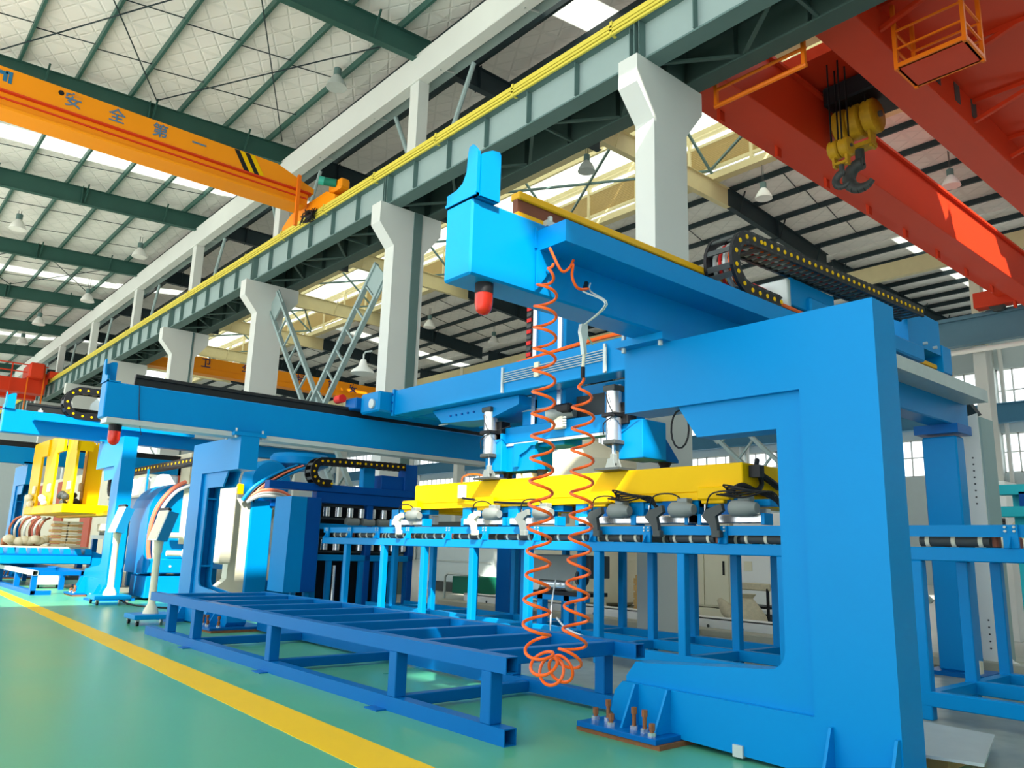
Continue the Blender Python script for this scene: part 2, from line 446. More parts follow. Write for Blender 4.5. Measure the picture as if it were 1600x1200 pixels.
# roof monitor: louvres on both sides, translucent top, beige posts and rails
mon = sempty('trim_1')
slabm = M()
mzt = 19.3
for k in range(9):
    y0 = 4 + 9.0 * k + .1
    M().box(20.0, 26.9, y0, y0 + 8.8, mzt, mzt + .06).build('skylight_panel', SKYL, mon)
for x in (20.5, 22.3, 24.2, 26.2):
    M().box(x - .06, x + .06, 4, 88, mzt - .2, mzt).build('monitor_purlin', BEIGE, mon)
for x in (20.5, 26.2):
    for z in (17.05, 17.35, 18.55, 18.95):
        M().box(x - .07, x + .07, 4, 88, z - .06, z + .06).build('monitor_rail', BEIGE, mon)
    M().box(x - .2, x + .2, 4, 88, 16.75, 17.0).build('monitor_kerb', BEIGE, mon)
    mb = M()
    for j in range(14):
        z = 17.42 + .08 * j
        mb.bar((x, 4, z), (x, 88, z), .075, .012, up=(.5, 0, .85))
    mb.build('louvre_slat', mat('louvre_paint', rgb(190, 170, 120), .6), mon, kind='stuff')
    for k in range(28):
        y = 4 + 3 * k
        M().box(x - .1, x + .1, y - .06, y + .06, 16.9, mzt).build('monitor_post', BEIGE, mon)
mb = M()
for k in range(9):
    y = 8.85 + 9 * k
    for a, b in (((20.5, y, 17.0), (23.3, y, 19.2)), ((26.2, y, 17.0), (23.3, y, 19.2)), ((20.5, y, 19.1), (20.5, y + 4.5, 17.1)), ((20.5, y + 9, 19.1), (20.5, y + 4.5, 17.1)), ((20.6, y, 17.2), (26.1, y + 9, 17.3)), ((26.1, y, 17.2), (20.6, y + 9, 17.3))):
        mb.bar(a, b, .09, .09)
mb.build('monitor_brace', FLANGE, mon)

# walls: far right wall with two rows of windows, end wall
WX = 52.0
PIERS = [2.2 + 9 * k - 9 for k in range(11)]
ROWS = ((6.6, 8.95), (10.05, 12.8))
wall = sempty('wall_right')
mw = M()
mw.box(WX, WX + .25, -14, 95, 0, 6.6).box(WX, WX + .25, -14, 95, 8.95, 10.05).box(WX, WX + .25, -14, 95, 12.8, 16.5)
mw.build('wall_panel', WALL, wall)
WPIERS = [16.0 + 8.65 * k for k in range(-3, 10)]
for y in WPIERS:
    M().box(WX, WX + .25, y, y + .9, 6.6, 8.95).box(WX, WX + .25, y, y + .9, 10.05, 12.8).build('wall_pier', WALL, wall)
    M().box(WX - .7, WX, y, y + .9, 0, 15, .02).build('wall_column', CONC, wall)
    M().cyl((WX - .2, y - .4, 0), (WX - .2, y - .4, 14), .12).build('downpipe', WHITE, wall)
BGS = mat('blue_grey_steel', rgb(96, 136, 156), .5)
M().box(WX - 1.0, WX - .95, -14, 95, 9.45, 10.5).box(WX - 1.2, WX - .75, -14, 95, 9.4, 9.47).box(WX - 1.2, WX - .75, -14, 95, 10.48, 10.55).build('crane_beam', mat('blue_beam_steel', rgb(80, 140, 176), .5), wall)
wn = 0
for i, y in enumerate(WPIERS[:-1]):
    y0, y1 = y + .9, y + 8.65
    for z0, z1 in ROWS:
        wn += 1
        w = sempty('window_%d' % wn)
        mb = M(); mb.box(WX + .08, WX + .16, y0, y1, z0, z0 + .09).box(WX + .08, WX + .16, y0, y1, z1 - .09, z1)
        n = 9
        for k in range(n + 1):
            yy = y0 + (y1 - y0) * k / n; t = .07 if k % 3 == 0 else .04
            mb.box(WX + .08, WX + .16, yy - t, yy + t, z0, z1)
        zm = z0 + (z1 - z0) * .52; mb.box(WX + .09, WX + .15, y0, y1, zm - .04, zm + .04)
        mb.build('window_frame', WHITE, w)
        for k in range(n):
            for za, zb in ((z0, zm), (zm, z1)):
                M().box(WX + .11, WX + .118, y0 + (y1 - y0) * k / n, y0 + (y1 - y0) * (k + 1) / n, za, zb).build('pane', GLASS, w)
struct('wall_front', M().box(-13, 52, -12.3, -12, 0, 17), WALL)  # unseen end wall, put in to keep sky light off the viewer-side faces
struct('wall_back', M().box(-16, 52, 94.7, 95, 0, 17), WALL)
# third column line with the far runway of the red crane and a beige tie beam
far = sempty('trim_2')
for y in PIERS:
    M().box(35.5, 36.2, y, y + .5, 0, 10.3, .02).build('far_column', CONC, far)
    M().box(35.7, 36.1, y + .05, y + .45, 10.3, 15.0).build('far_column', CREAM, far)
M().box(35.0, 35.4, -14, 95, 10.3, 10.36).box(35.18, 35.22, -14, 95, 10.36, 11.4).box(35.0, 35.4, -14, 95, 11.4, 11.46).box(35.17, 35.23, -14, 95, 11.46, 11.6).build('far_crane_beam', BGS, far)
M().box(35.75, 36.05, -14, 95, 14.2, 14.95).build('far_tie_beam', BEIGE, far)
M().cyl((35.0, -14, 10.0), (35.0, 95, 10.0), .1).build('far_pipe', WHITE, far)

# ============================================================ COLUMNS, RUNWAYS
COLLAB = ['white concrete column with forked head nearest the viewer, under the red crane',
          'second white forked column, behind the left end of the big blue gantry beam',
          'third white forked column, with the ladder brace fixed to its head',
          'fourth white forked column, left of the distant orange crane girder',
          'fifth white forked column, peeping out behind the blue tower plate',
          'sixth white forked column, half hidden behind the small energy chain',
          'seventh white forked column far down the row']
for k in range(7):
    y = 8.6 + 9 * k
    t = thing('column', COLLAB[k], 'column', (11.25, y, 0), 'row of white forked columns')
    M().prism([(10.75, 0), (11.75, 0), (11.75, 9.45), (12.28, 10.12), (12.28, 10.6), (10.26, 10.6), (10.26, 10.02), (10.75, 9.45)], 'y', y, y + .46).build('shaft', CONC, t)
    M().box(11.28, 11.65, y + .05, y + .5, 10.6, 15.62, .01).build('upper_shaft', CONC, t)
    if k in (1, 3): M().box(11.35 if k == 1 else 11.55, 11.62, y - .03, y, .2, 10.58).build('cover_strip', FLANGE, t)
# longitudinal concrete tie beam at the eaves with a steel gutter under it
t = thing('eaves_beam', 'long white concrete beam tying the column tops under the roof', 'beam', (11.4, 4, 15))
M().box(11.22, 11.6, 4, 80, 14.72, 15.6, .02).build('beam', CONC, t)
M().box(11.75, 12.05, 4, 80, 14.9, 15.0).box(11.75, 11.8, 4, 80, 15, 15.5).box(12.0, 12.05, 4, 80, 15, 15.5).build('gutter', STEEL, t)
for k in range(20):
    M().bar((11.4, 6 + 3.6 * k, 14.72), (11.9, 6 + 3.6 * k, 14.85), .05, .04).build('gutter_bracket', GALV, t)
for k in range(7):
    y = 17.6 + 9 * k
    for a in (-1, 1):
        mb = M(); mb.cyl((11.9, y + .25 + a * .4, 11.7), (11.9, y + .25 + a * 2.0, 14.7), .07, 8); mb.build('roof_brace', STEEL, t)

def runway(xc, label, cat, side):
    """crane girder along Y, centred on xc; side = where the stiffeners are seen"""
    t = thing('runway_girder', label, cat, (xc, 4, 10.6), 'crane runway girders on the columns')
    M().box(xc - .012, xc + .012, 2, 82, 10.63, 11.55).build('web', STEEL if side < 0 else FLANGE, t)
    M().box(xc - .2, xc + .2, 2, 82, 10.6, 10.64).build('bottom_flange', FLANGE, t)
    M().box(xc - .22, xc + .22, 2, 82, 11.52, 11.56).build('top_flange', FLANGE, t)
    st = M()
    for k in range(53):
        y = 3.05 + 1.5 * k + (0 if True else 0)
        sm = M().box(xc - .15, xc - .012, y - .01, y + .01, 10.72, 11.5).box(xc + .012, xc + .15, y - .01, y + .01, 10.72, 11.5)
        sm.build('stiffener', FLANGE, t)
    for k in range(8):
        y = 8.6 + 9 * k + .23
        M().box(xc - .2, xc - .012, y - .07, y - .05, 10.64, 11.52).box(xc - .2, xc - .012, y + .05, y + .07, 10.64, 11.52).build('bearing_stiffener', FLANGE, t)
    M().box(xc - .04, xc + .04, 2, 82, 11.56, 11.7).build('crane_rail', RAILB, t)
    return t
rl = runway(10.72, 'grey steel crane runway girder topped by yellow conductor bars', 'girder', -1)
for i, (dz, dx) in enumerate(((11.52, -.24), (11.6, -.25), (11.68, -.25), (11.76, -.22))):
    M().box(10.72 + dx - .03, 10.72 + dx + .03, 2, 80, dz - .03, dz + .028, .008).build('conductor_bar', YBAR, rl)
for k in range(26):
    M().box(10.44, 10.6, 3.4 + 3 * k, 3.46 + 3 * k, 11.5, 11.8).build('conductor_bracket', YBAR, rl)
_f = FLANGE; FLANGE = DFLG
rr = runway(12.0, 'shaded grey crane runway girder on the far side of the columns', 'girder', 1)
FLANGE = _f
t = thing('runway_bracing', 'dark lattice bracing lying between the two runway girders', 'bracing', (11.36, 4, 10.62))
for k in range(27):
    y = 3.2 + 3 * k
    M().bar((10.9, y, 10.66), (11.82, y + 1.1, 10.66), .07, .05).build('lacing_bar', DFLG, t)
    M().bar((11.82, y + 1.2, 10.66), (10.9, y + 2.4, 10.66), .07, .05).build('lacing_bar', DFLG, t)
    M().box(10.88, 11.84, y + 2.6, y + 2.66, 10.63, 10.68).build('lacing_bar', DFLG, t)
M().box(10.95, 11.8, 2, 80, 11.4, 11.43).build('walkway_plate', DKST, t)
for k in range(8):
    y = 8.6 + 9 * k
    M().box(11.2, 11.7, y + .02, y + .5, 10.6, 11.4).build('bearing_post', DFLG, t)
# ============================================================ X BRACING BETWEEN COLUMNS
def xbrace(name, label, p, q, m):
    t = thing(name, label, 'brace', (p[0], p[1], 0), 'laced column braces')
    p = Vector(p); q = Vector(q); d = (q - p).normalized(); n = Vector((1, 0, 0)).cross(d).normalized()
    for s in (-1, 1):
        M().bar(p + n * .38 * s, q + n * .38 * s, .1, .14, up=(1, 0, 0)).build('stile', m, t)
    L = (q - p).length; k = int(L / .75)
    for i in range(1, k):
        c = p + d * (L * i / k)
        M().bar(c - n * .36, c + n * .36, .05, .06, up=(1, 0, 0)).build('batten', m, t)
    M().obox(p + d * .35, d, n, Vector((1, 0, 0)), .35, .5, .02).build('gusset_plate', m, t)
xbrace('column_brace', 'grey laced brace falling from the second column head to the right of the third', (11.2, 18.95, 9.2), (11.2, 27.2, 0.3), STEEL)
xbrace('column_brace', 'grey laced brace falling from the third column head like a ladder', (11.3, 26.5, 10.0), (11.3, 18.2, 0.3), STEEL)
xbrace('column_brace', 'grey laced brace seen through the nearest C-frame above the yellow lifting beam', (20, 13.9, 5.5), (20, 8.2, 0.2), STEEL)

# ============================================================ ORANGE CRANE, LEFT BAY
t = thing('overhead_crane', 'orange single-girder overhead crane with blue lettering in the left bay', 'crane', (10.7, 22.8, 11.7))
M().prism([(-12, 12.55), (10.6, 12.55), (10.6, 12.72), (9.3, 13.17), (-12, 13.17)], 'y', 22.5, 23.15).build('girder', ORA, t)
M().box(-12, 10.45, 22.6, 23.05, 12.1, 12.55).build('girder_web', ORA, t)
M().box(-12, 10.5, 22.47, 23.18, 12.52, 12.56).box(-12, 10.4, 22.56, 22.6, 12.34, 12.38).build('girder_lip', RED, t)
M().box(-12, 10.3, 22.42, 23.22, 12.02, 12.1, .01).build('hoist_flange', ORA, t)
ec = M().prism([(20.9, 11.8), (24.6, 11.8), (24.6, 12.0), (24.0, 12.3), (21.5, 12.3), (20.9, 12.0)], 'x', 10.55, 10.9).build('end_carriage', ORA, t)
for y in (21.2, 24.3): M().cyl((10.64, y, 11.86), (10.82, y, 11.86), .17, 16).build('wheel', DGREY, ec, True)
M().cyl((10.3, 21.2, 12.45), (10.62, 21.0, 12.42), .13, 14).build('drive_motor', DGREEN, t, True)
M().cyl((10.16, 21.28, 12.47), (10.3, 21.2, 12.45), .14, 14).build('fan_cowl', mat('pale_green_paint', rgb(60, 170, 150), .4), t, True)
M().box(10.6, 10.95, 20.7, 21.5, 12.2, 12.55, .06).build('gearbox', ORA, t)
M().box(9.9, 10.0, 22.2, 22.3, 11.2, 12.9).build('cable_post', ORP, t)
mb = M()
for k in range(14):
    a = random.uniform(0, 6)
    mb.tube(catmull([(10.35 + random.uniform(-.1, .1), 22.3 + random.uniform(-.5, .4), 11.6 + random.uniform(-.2, .25)) for _ in range(4)], 4), .02, 5)
mb.build('collector_cables', BLACK, t)
for c, x in zip('安全第一', (3.48, 4.58, 5.74, 6.85)):
    text('lettering', c, .44, TXTB, t, (x, 22.485, 12.87), (1, 0, 0), (0, 0, 1))
lg = M().prism([(1.5, 12.74), (1.62, 12.74), (1.62, 12.95), (1.86, 12.95), (1.86, 12.78), (1.95, 12.78), (1.95, 13.05), (1.5, 13.05)], 'y', 22.485, 22.5)
lg.prism([(1.98, 12.76), (2.06, 12.76), (2.06, 13.08), (1.9, 13.08), (1.9, 13.0), (1.98, 13.0)], 'y', 22.485, 22.5)
lg.build('emblem', mat('emblem_blue', rgb(40, 110, 150), .5), t)
M().cyl((3.18, 22.49, 13.0), (3.18, 22.5, 13.0), .07, 14).build('bolt_hole', BLACK, t)
for i, m_ in enumerate((BLACK, YEL, BLACK, YEL)):
    x = 7.9 + i * .16
    M().prism([(x + .36, 12.57), (x + .36 + .16, 12.57), (x + .16, 13.15), (x, 13.15)], 'y', 22.482, 22.5).build('warning_stripe', m_, t)

# ============================================================ RED CRANE, RIGHT BAY
t = thing('overhead_crane', 'red double-girder overhead crane spanning the right bay', 'crane', (12.4, 7.4, 11.7))
M().box(12.6, 34.8, 8.5, 9.25, 11.2, 12.55, .015).build('girder', RED, t)
M().box(12.6, 34.8, 8.4, 9.35, 12.5, 12.58).build('girder_flange', RED, t)
M().box(12.6, 34.8, 5.7, 6.5, 11.2, 12.55, .015).build('girder', RED, t)
M().box(12.6, 34.8, 5.6, 6.6, 12.5, 12.58).build('girder_flange', RED, t)
M().box(12.1, 12.7, 3.8, 11.2, 11.75, 12.35, .02).build('end_carriage', RED, t)
e2 = M().box(34.6, 35.2, 3.8, 11.2, 11.65, 12.3, .02).build('end_carriage', RED, t)
for y in (4.4, 10.4):
    M().cyl((34.75, y, 11.72), (35.0, y, 11.72), .3, 18).build('wheel', DGREY, e2, True)
M().box(12.7, 34.8, 9.25, 10.3, 11.95, 12.0).build('walkway', RED, t)
M().box(12.7, 34.8, 3.7, 5.7, 11.95, 12.02).build('walkway', RED, t)
for k in range(9):
    x = 14 + 2.4 * k
    M().bar((x, 5.7, 11.4), (x, 3.9, 11.95), .09, .09).bar((x, 5.7, 11.9), (x, 3.7, 11.9), .1, .1).build('walkway_bracket', RED, t)
    M().box(x - .25, x + .25, 9.25, 9.33, 11.32, 11.38).box(x - .09, x + .09, 9.26, 9.34, 10.98, 11.34).build('hanger_lug', RED, t)
for x in (16.6, 17.7, 18.7):
    M().box(x, x + .3, 5.685, 5.7, 11.5, 11.95).build('girder_port', DGREY, t)
for z in (12.5, 13.0):
    M().cyl((12.8, 3.75, z), (34.6, 3.75, z), .03, 6).build('handrail', RED, t)
for k in range(15): M().cyl((13 + 1.5 * k, 3.75, 12.0), (13 + 1.5 * k, 3.75, 13.0), .03, 6).build('rail_post', RED, t)
# hanging service cage
cg = M().box(14.2, 15.08, 4.32, 5.52, 10.58, 10.64).build('cage_floor', RED, t)
for x, y in ((14.2, 4.32), (15.08, 4.32), (14.2, 5.52), (15.08, 5.52)):
    M().box(x - .035, x + .035, y - .035, y + .035, 10.55, 12.0).build('cage_post', ORP, cg)
for z in (10.62, 10.98, 11.36):
    w = .04 if z < 10.7 else .018
    M().box(14.2 - w, 14.2 + w, 4.32, 5.52, z - w, z + w).build('cage_rail', ORP, cg)
    M().box(14.2, 15.08, 4.32 - w, 4.32 + w, z - w, z + w).box(14.2, 15.08, 5.52 - w, 5.52 + w, z - w, z + w).box(15.08 - w, 15.08 + w, 4.32, 5.52, z - w, z + w).build('cage_rail', ORP, cg)
# guard rail hanging by the near end
for z, r in ((10.42, .05), (10.78, .035)):
    M().cyl((12.62, 6.5, z), (12.62, 8.52, z), r, 8).build('guard_rail', ORP, t, True)
for y in (6.55, 8.48): M().box(12.58, 12.66, y - .035, y + .035, 10.4, 11.8).build('guard_post', ORP, t)
tr = M().box(15.8, 18.9, 6.0, 9.0, 12.75, 13.05).build('trolley_frame', RED, t)
M().cyl((16.5, 6.6, 13.2), (16.5, 8.4, 13.2), .28, 16).build('rope_drum', DGREY, tr, True)
M().cyl((18.0, 6.4, 13.3), (18.0, 8.6, 13.3), .38, 16).build('rope_drum', DGREY, tr, True)
M().box(17.0, 18.4, 7.0, 8.4, 12.2, 12.7, .04).build('sheave_guard', BLACK, tr)

def hook_block(cx, cy, cz, r, w, n, label):
    t = thing('hook_block', label, 'crane hook', (cx, cy, cz), 'hook blocks under the red crane')
    for i in range(n):
        y = cy - w / 2 + w * (i + .5) / n; hw = w / n * .46
        M().lathe((cx, y - hw, cz), (0, 1, 0), [(r * .86, 0), (r, hw * .3), (r, hw * 1.7), (r * .86, hw * 2)], 18).build('sheave_cover', GREASE, t, True)
        for a in (-1, 1):
            M().cyl((cx + a * r * .75, y, cz), (cx + a * r * .75, y, 12.95), .022, 6).build('wire_rope', BLACK, t)
    M().cyl((cx, cy - w * .55, cz), (cx, cy + w * .55, cz), r * .18, 10).build('axle', DGREY, t)
    for s in (-1, 1): M().prism([(cx - r * .5, cz), (cx + r * .5, cz), (cx + r * .28, cz - r * 1.9), (cx - r * .28, cz - r * 1.9)], 'y', cy + s * w * .3 - .03, cy + s * w * .3 + .03).build('side_plate', GREASE, t)
    M().box(cx - r * .4, cx + r * .4, cy - w * .34, cy + w * .34, cz - r * 1.75, cz - r * 1.5).build('crosshead', GREASE, t)
    zb = cz - r * 1.75; q = r * .74
    pts = [(cx, cy, zb)] + [(cx, cy, zb - q * 1.1)]
    for a in range(100, -150, -22): pts.append((cx + .02, cy + q * math.cos(R_(a)) , zb - q * 2.1 + q * math.sin(R_(a))))
    mb = M(); P = [Vector(p) for p in pts]
    vsr = [.34, .36] + [.5 - .34 * max(0, (i - 6) / 6) for i in range(len(P) - 2)]
    for i in range(len(P) - 1): mb.cyl(P[i], P[i + 1] + (P[i + 1] - P[i]) * .12, q * vsr[i], 10, q * vsr[i + 1])
    mb.build('hook', DGREY, t, True)
    M().cyl((cx, cy, zb + .05), (cx, cy, zb - q * .5), q * .3, 12).build('hook_nut', GREASE, t)
    return t
hook_block(17.5, 7.8, 11.75, .42, 1.05, 3, 'large yellow hook block with a big dark hook under the red crane')
hook_block(16.42, 7.75, 10.62, .23, .5, 2, 'small yellow twin-sheave hook block hanging lower beside the large one')

# ============================================================ ORANGE CRANE FAR IN THE RIGHT BAY
t = thing('overhead_crane', 'distant orange crane girder with dark lettering behind the forked columns', 'crane', (13.4, 47.4, 11.2))
M().box(12.6, 34.6, 47.0, 47.7, 11.2, 12.15).build('girder', ORA, t)
M().box(12.6, 34.6, 46.95, 47.75, 11.15, 11.2).box(12.6, 34.6, 46.97, 47.0, 11.5, 11.54).build('girder_flange', ORA, t)
for c, x in zip('卫华起重安全', (16.2, 18.7, 22.3, 24.6, 26.2, 29.5)):
    text('lettering', c, .62, TXTD, t, (x, 46.97, 11.78), (1, 0, 0), (0, 0, 1))
M().box(13.3, 14.9, 46.96, 47, 11.75, 12.0).build('nameplate', CREAM, t)
M().box(11.85, 12.65, 46.2, 48.6, 11.7, 12.1, .02).build('end_carriage', ORA, t)
M().box(34.55, 35.35, 46.2, 48.6, 11.55, 12.1, .02).build('end_carriage', ORA, t)
# red crane in the far distance, left bay
t = thing('overhead_crane', 'small far-off red crane with railings at the left edge', 'crane', (9, 60, 11))
M().box(-6, 10.2, 59.6, 60.6, 10.6, 11.5).build('girder', RED, t)
M().box(-6, 10.2, 62.4, 63.2, 10.6, 11.5).build('girder', RED, t)
M().box(10.2, 10.9, 58.8, 64, 11.7, 12.1, .02).build('end_carriage', RED, t)
M().box(9.8, 10.3, 59.6, 63.2, 11.3, 11.9).build('end_tie', RED, t)
for z in (11.9, 12.4): M().box(-6, 10.2, 59.3, 59.36, z - .035, z + .035).build('handrail', RED, t)
for k in range(18): M().box(-6 + .94 * k, -5.93 + .94 * k, 59.3, 59.37, 9.4, 12.4).build('rail_post', ORP if k % 3 else RED, t)
M().box(-6, 8.6, 59.2, 59.6, 9.35, 9.45).build('lower_walkway', RED, t)
M().box(9.0, 9.9, 58.6, 61, 11.5, 12.5, .1).build('drive_unit', RED, t)

# ============================================================ HANGING LAMPS
def lamp(x, y, z, label, s=1.0, m=GALV):
    t = thing('high_bay_lamp', label, 'lamp', (x, y, z), 'high bay lamps under the roof')
    M().lathe((x, y, z), (0, 0, 1), [(.30 * s, 0), (.27 * s, .1 * s), (.19 * s, .26 * s), (.12 * s, .34 * s), (.1 * s, .38 * s)], 18).build('shade', m, t, True)
    M().cyl((x, y, z + .01), (x, y, z + .02), .25 * s, 18).build('diffuser', WHITE, t)
    M().cyl((x, y, z + .38 * s), (x, y, z + .6 * s), .11 * s, 12).build('gear_housing', FLANGE, t)
    top = (zroof_l(x) if x < 11.3 else 16.3)
    mb = M(); mb.cyl((x - .05, y, z + .6 * s), (x - .05, y, top), .012, 5).cyl((x + .05, y, z + .6 * s), (x + .05, y, top), .012, 5)
    mb.build('suspension_wire', DGREY, t)
    return t
lamp(10.3, 20.9, 16.1 - .55, 'grey high bay lamp hanging below the white eaves beam, top centre', 1.1)
lamp(4.87, 40.4, 15.0, 'pale high bay lamp at the left edge under the second rafter', 1.2, WHITE)
lamp(10.1, 40.4, 15.1, 'pale high bay lamp under the third rafter end near the eaves beam', 1.2, WHITE)
lamp(9.9, 49.4, 14.75, 'pale high bay lamp in front of the long roof light stripe, left', 1.25, WHITE)
lamp(9.0, 58.0, 14.9, 'tiny pale high bay lamp above the far-off red crane', 1.3, WHITE)
lamp(9.4, 66.0, 15.1, 'farthest tiny high bay lamp at the left, beside the eaves beam', 1.3, WHITE)
lamp(18.7, 18.0, 14.6, 'green-grey high bay lamp between the blue tower plate and the first column', 1.05)
lamp(27.4, 40.0, 15.0, 'small white high bay lamp seen right of the second column', 1.3, WHITE)
lamp(32.7, 40.0, 15.0, 'small white high bay lamp right of the red beacon of the big beam', 1.3, WHITE)
lamp(23.2, 6.1, 14.0, 'large grey high bay lamp at the upper right beside the red crane', 1.0)
lamp(25.6, 15.2, 14.9, 'pale high bay lamp right behind the nearest column', 1.1, WHITE)
lamp(29.5, 9.9, 14.9, 'pale round lamp between the two red crane girders', 1.1, WHITE)
t = thing('wall_lamp', 'white enamel lamp on a bracket at the second column', 'lamp', (11.0, 18.9, 6.3))
M().lathe((10.8, 18.9, 6.05), (0, 0, 1), [(.34, 0), (.3, .08), (.14, .2), (.09, .34), (.07, .4)], 18).build('shade', WHITE, t, True)
M().tube([(10.8, 18.9, 6.45), (10.8, 18.9, 6.6), (10.85, 18.9, 6.68), (11.0, 18.8, 6.72)], .025, 7).build('bracket', GALV, t)
# ============================================================ GANTRY FRAMES
def c_frame(label, f, sz=1.0, x0=5.15, bolts=True, hollow=False):
    """C-shaped portal post; f maps the model's y to the hall's y, sz stretches the height"""
    t = thing('c_frame', label, 'gantry post', (x0 + .15, f(2.56), 0), 'C-shaped gantry posts')
    def P(poly): return [(f(y), z * sz) for y, z in poly]
    x1 = x0 + .32
    M().prism(P([(2.28, .02), (2.86, .02), (4.55, .06), (4.62, .14), (4.58, .30), (4.5, .38), (2.84, .38), (2.84, 2.58), (4.47, 2.58), (4.47, 3.14), (2.28, 3.14)]), 'x', x0, x1).build('post', BLUE, t)
    r = [(3.2 - .14 * math.cos(R_(a)), .77 - .14 * math.sin(R_(a))) for a in (0, 22, 45, 68, 90)]
    web = P([(2.83, .37), (2.83, 2.60), (3.95, 2.60), (3.76, 2.32), (3.06, 2.32)] + r + [(4.3, .54), (4.4, .54), (4.5, .42), (4.5, .37)])
    if hollow:
        for xa, xb in ((x0 + .045, x0 + .075), (x1 - .07, x1 - .04)): M().prism(web, 'x', xa, xb).build('inner_web', BLUE, t)
        for z in (.95, 2.12): M().box(x0 + .075, x1 - .07, f(2.84), f(3.04), z * sz, z * sz + .03).build('stiffening_rib', BLUE, t)
    else:
        M().prism(web, 'x', x0 + .05, x1 - .04).build('inner_web', BLUE, t)
    w = M()
    w.prism(P([(2.838, .39), (2.852, .39), (2.852, 2.31), (2.838, 2.31)]), 'x', x0 + .044, x0 + .051)
    w.build('weld_seam', DBLUE, t)
    ft = M().box(x0 - .3, x1 + .3, f(3.92), f(4.72), .035, .075, .004).build('foot_plate', DBLUE, t)
    M().box(x0 - .28, x1 + .28, f(3.9), f(4.74), 0, .035).build('shim_plate', RUST, t)
    M().box(x0 - .3, x1 + .3, f(2.1), f(2.75), 0, .05).build('foot_plate', DBLUE, t)
    for y in (4.02, 4.34):
        M().prism([(x0 + .001, .075), (x0 - .2, .075), (x0 - .04, .38 * sz), (x0 + .001, .38 * sz)], 'y', f(y) - .01, f(y) + .01).build('gusset', BLUE, t)
    for y in (2.3, 2.72):
        M().prism([(x0 + .001, .05), (x0 - .16, .05), (x0 - .03, .34), (x0 + .001, .34)], 'y', f(y) - .01, f(y) + .01).build('gusset', BLUE, t)
    if bolts:
        for i, y in enumerate((4.66, 4.56, 4.42, 4.24, 4.12, 4.0)):
            h = (.08, .15, .08, .15, .15, .08)[i]
            x = x0 - (.14, .1, .22, .16, .18, .24)[i] + .0
            b = M().cyl((x, f(y), .07), (x, f(y), .075 + h), .016, 8).cyl((x, f(y), .07 + h - .03), (x, f(y), .075 + h + .012), .024, 6).build('anchor_bolt', RUST, t)
            M().cyl((x, f(y), .075), (x, f(y), .105), .033, 6).build('nut', CHR, b)
        M().box(x0 - .02, x0 + .02, f(3.38), f(3.46), .02, .1).build('earthing_lug', GALV, t)
    M().box(x0 - .12, x1 + .12, f(3.96), f(4.48), 3.14 * sz, 3.2 * sz).build('bearing_plate', BLUE, t)
    for x in (x0 - .07, x1 + .07):
        for y in (4.02, 4.42):
            M().cyl((x, f(y), 3.1 * sz), (x, f(y), 3.26 * sz), .02, 8).build('bolt', GALV, t)
    return t
c_frame('large bright blue C-shaped gantry post in the right foreground', lambda y: y)
c_frame('blue C-shaped post under the second beam, behind the far end of the steel rack', lambda y: 17.34 - y, hollow=True)
c_frame('blue C-shaped post left of the two control pendants, arm pointing away', lambda y: 20.0 + (y - 2.28), 1.2, 5.2, hollow=True)
c_frame('blue C-shaped post at the left edge of the photo, beyond the yellow forks', lambda y: 33.2 - (y - 2.28), 1.2, 5.15, hollow=True)

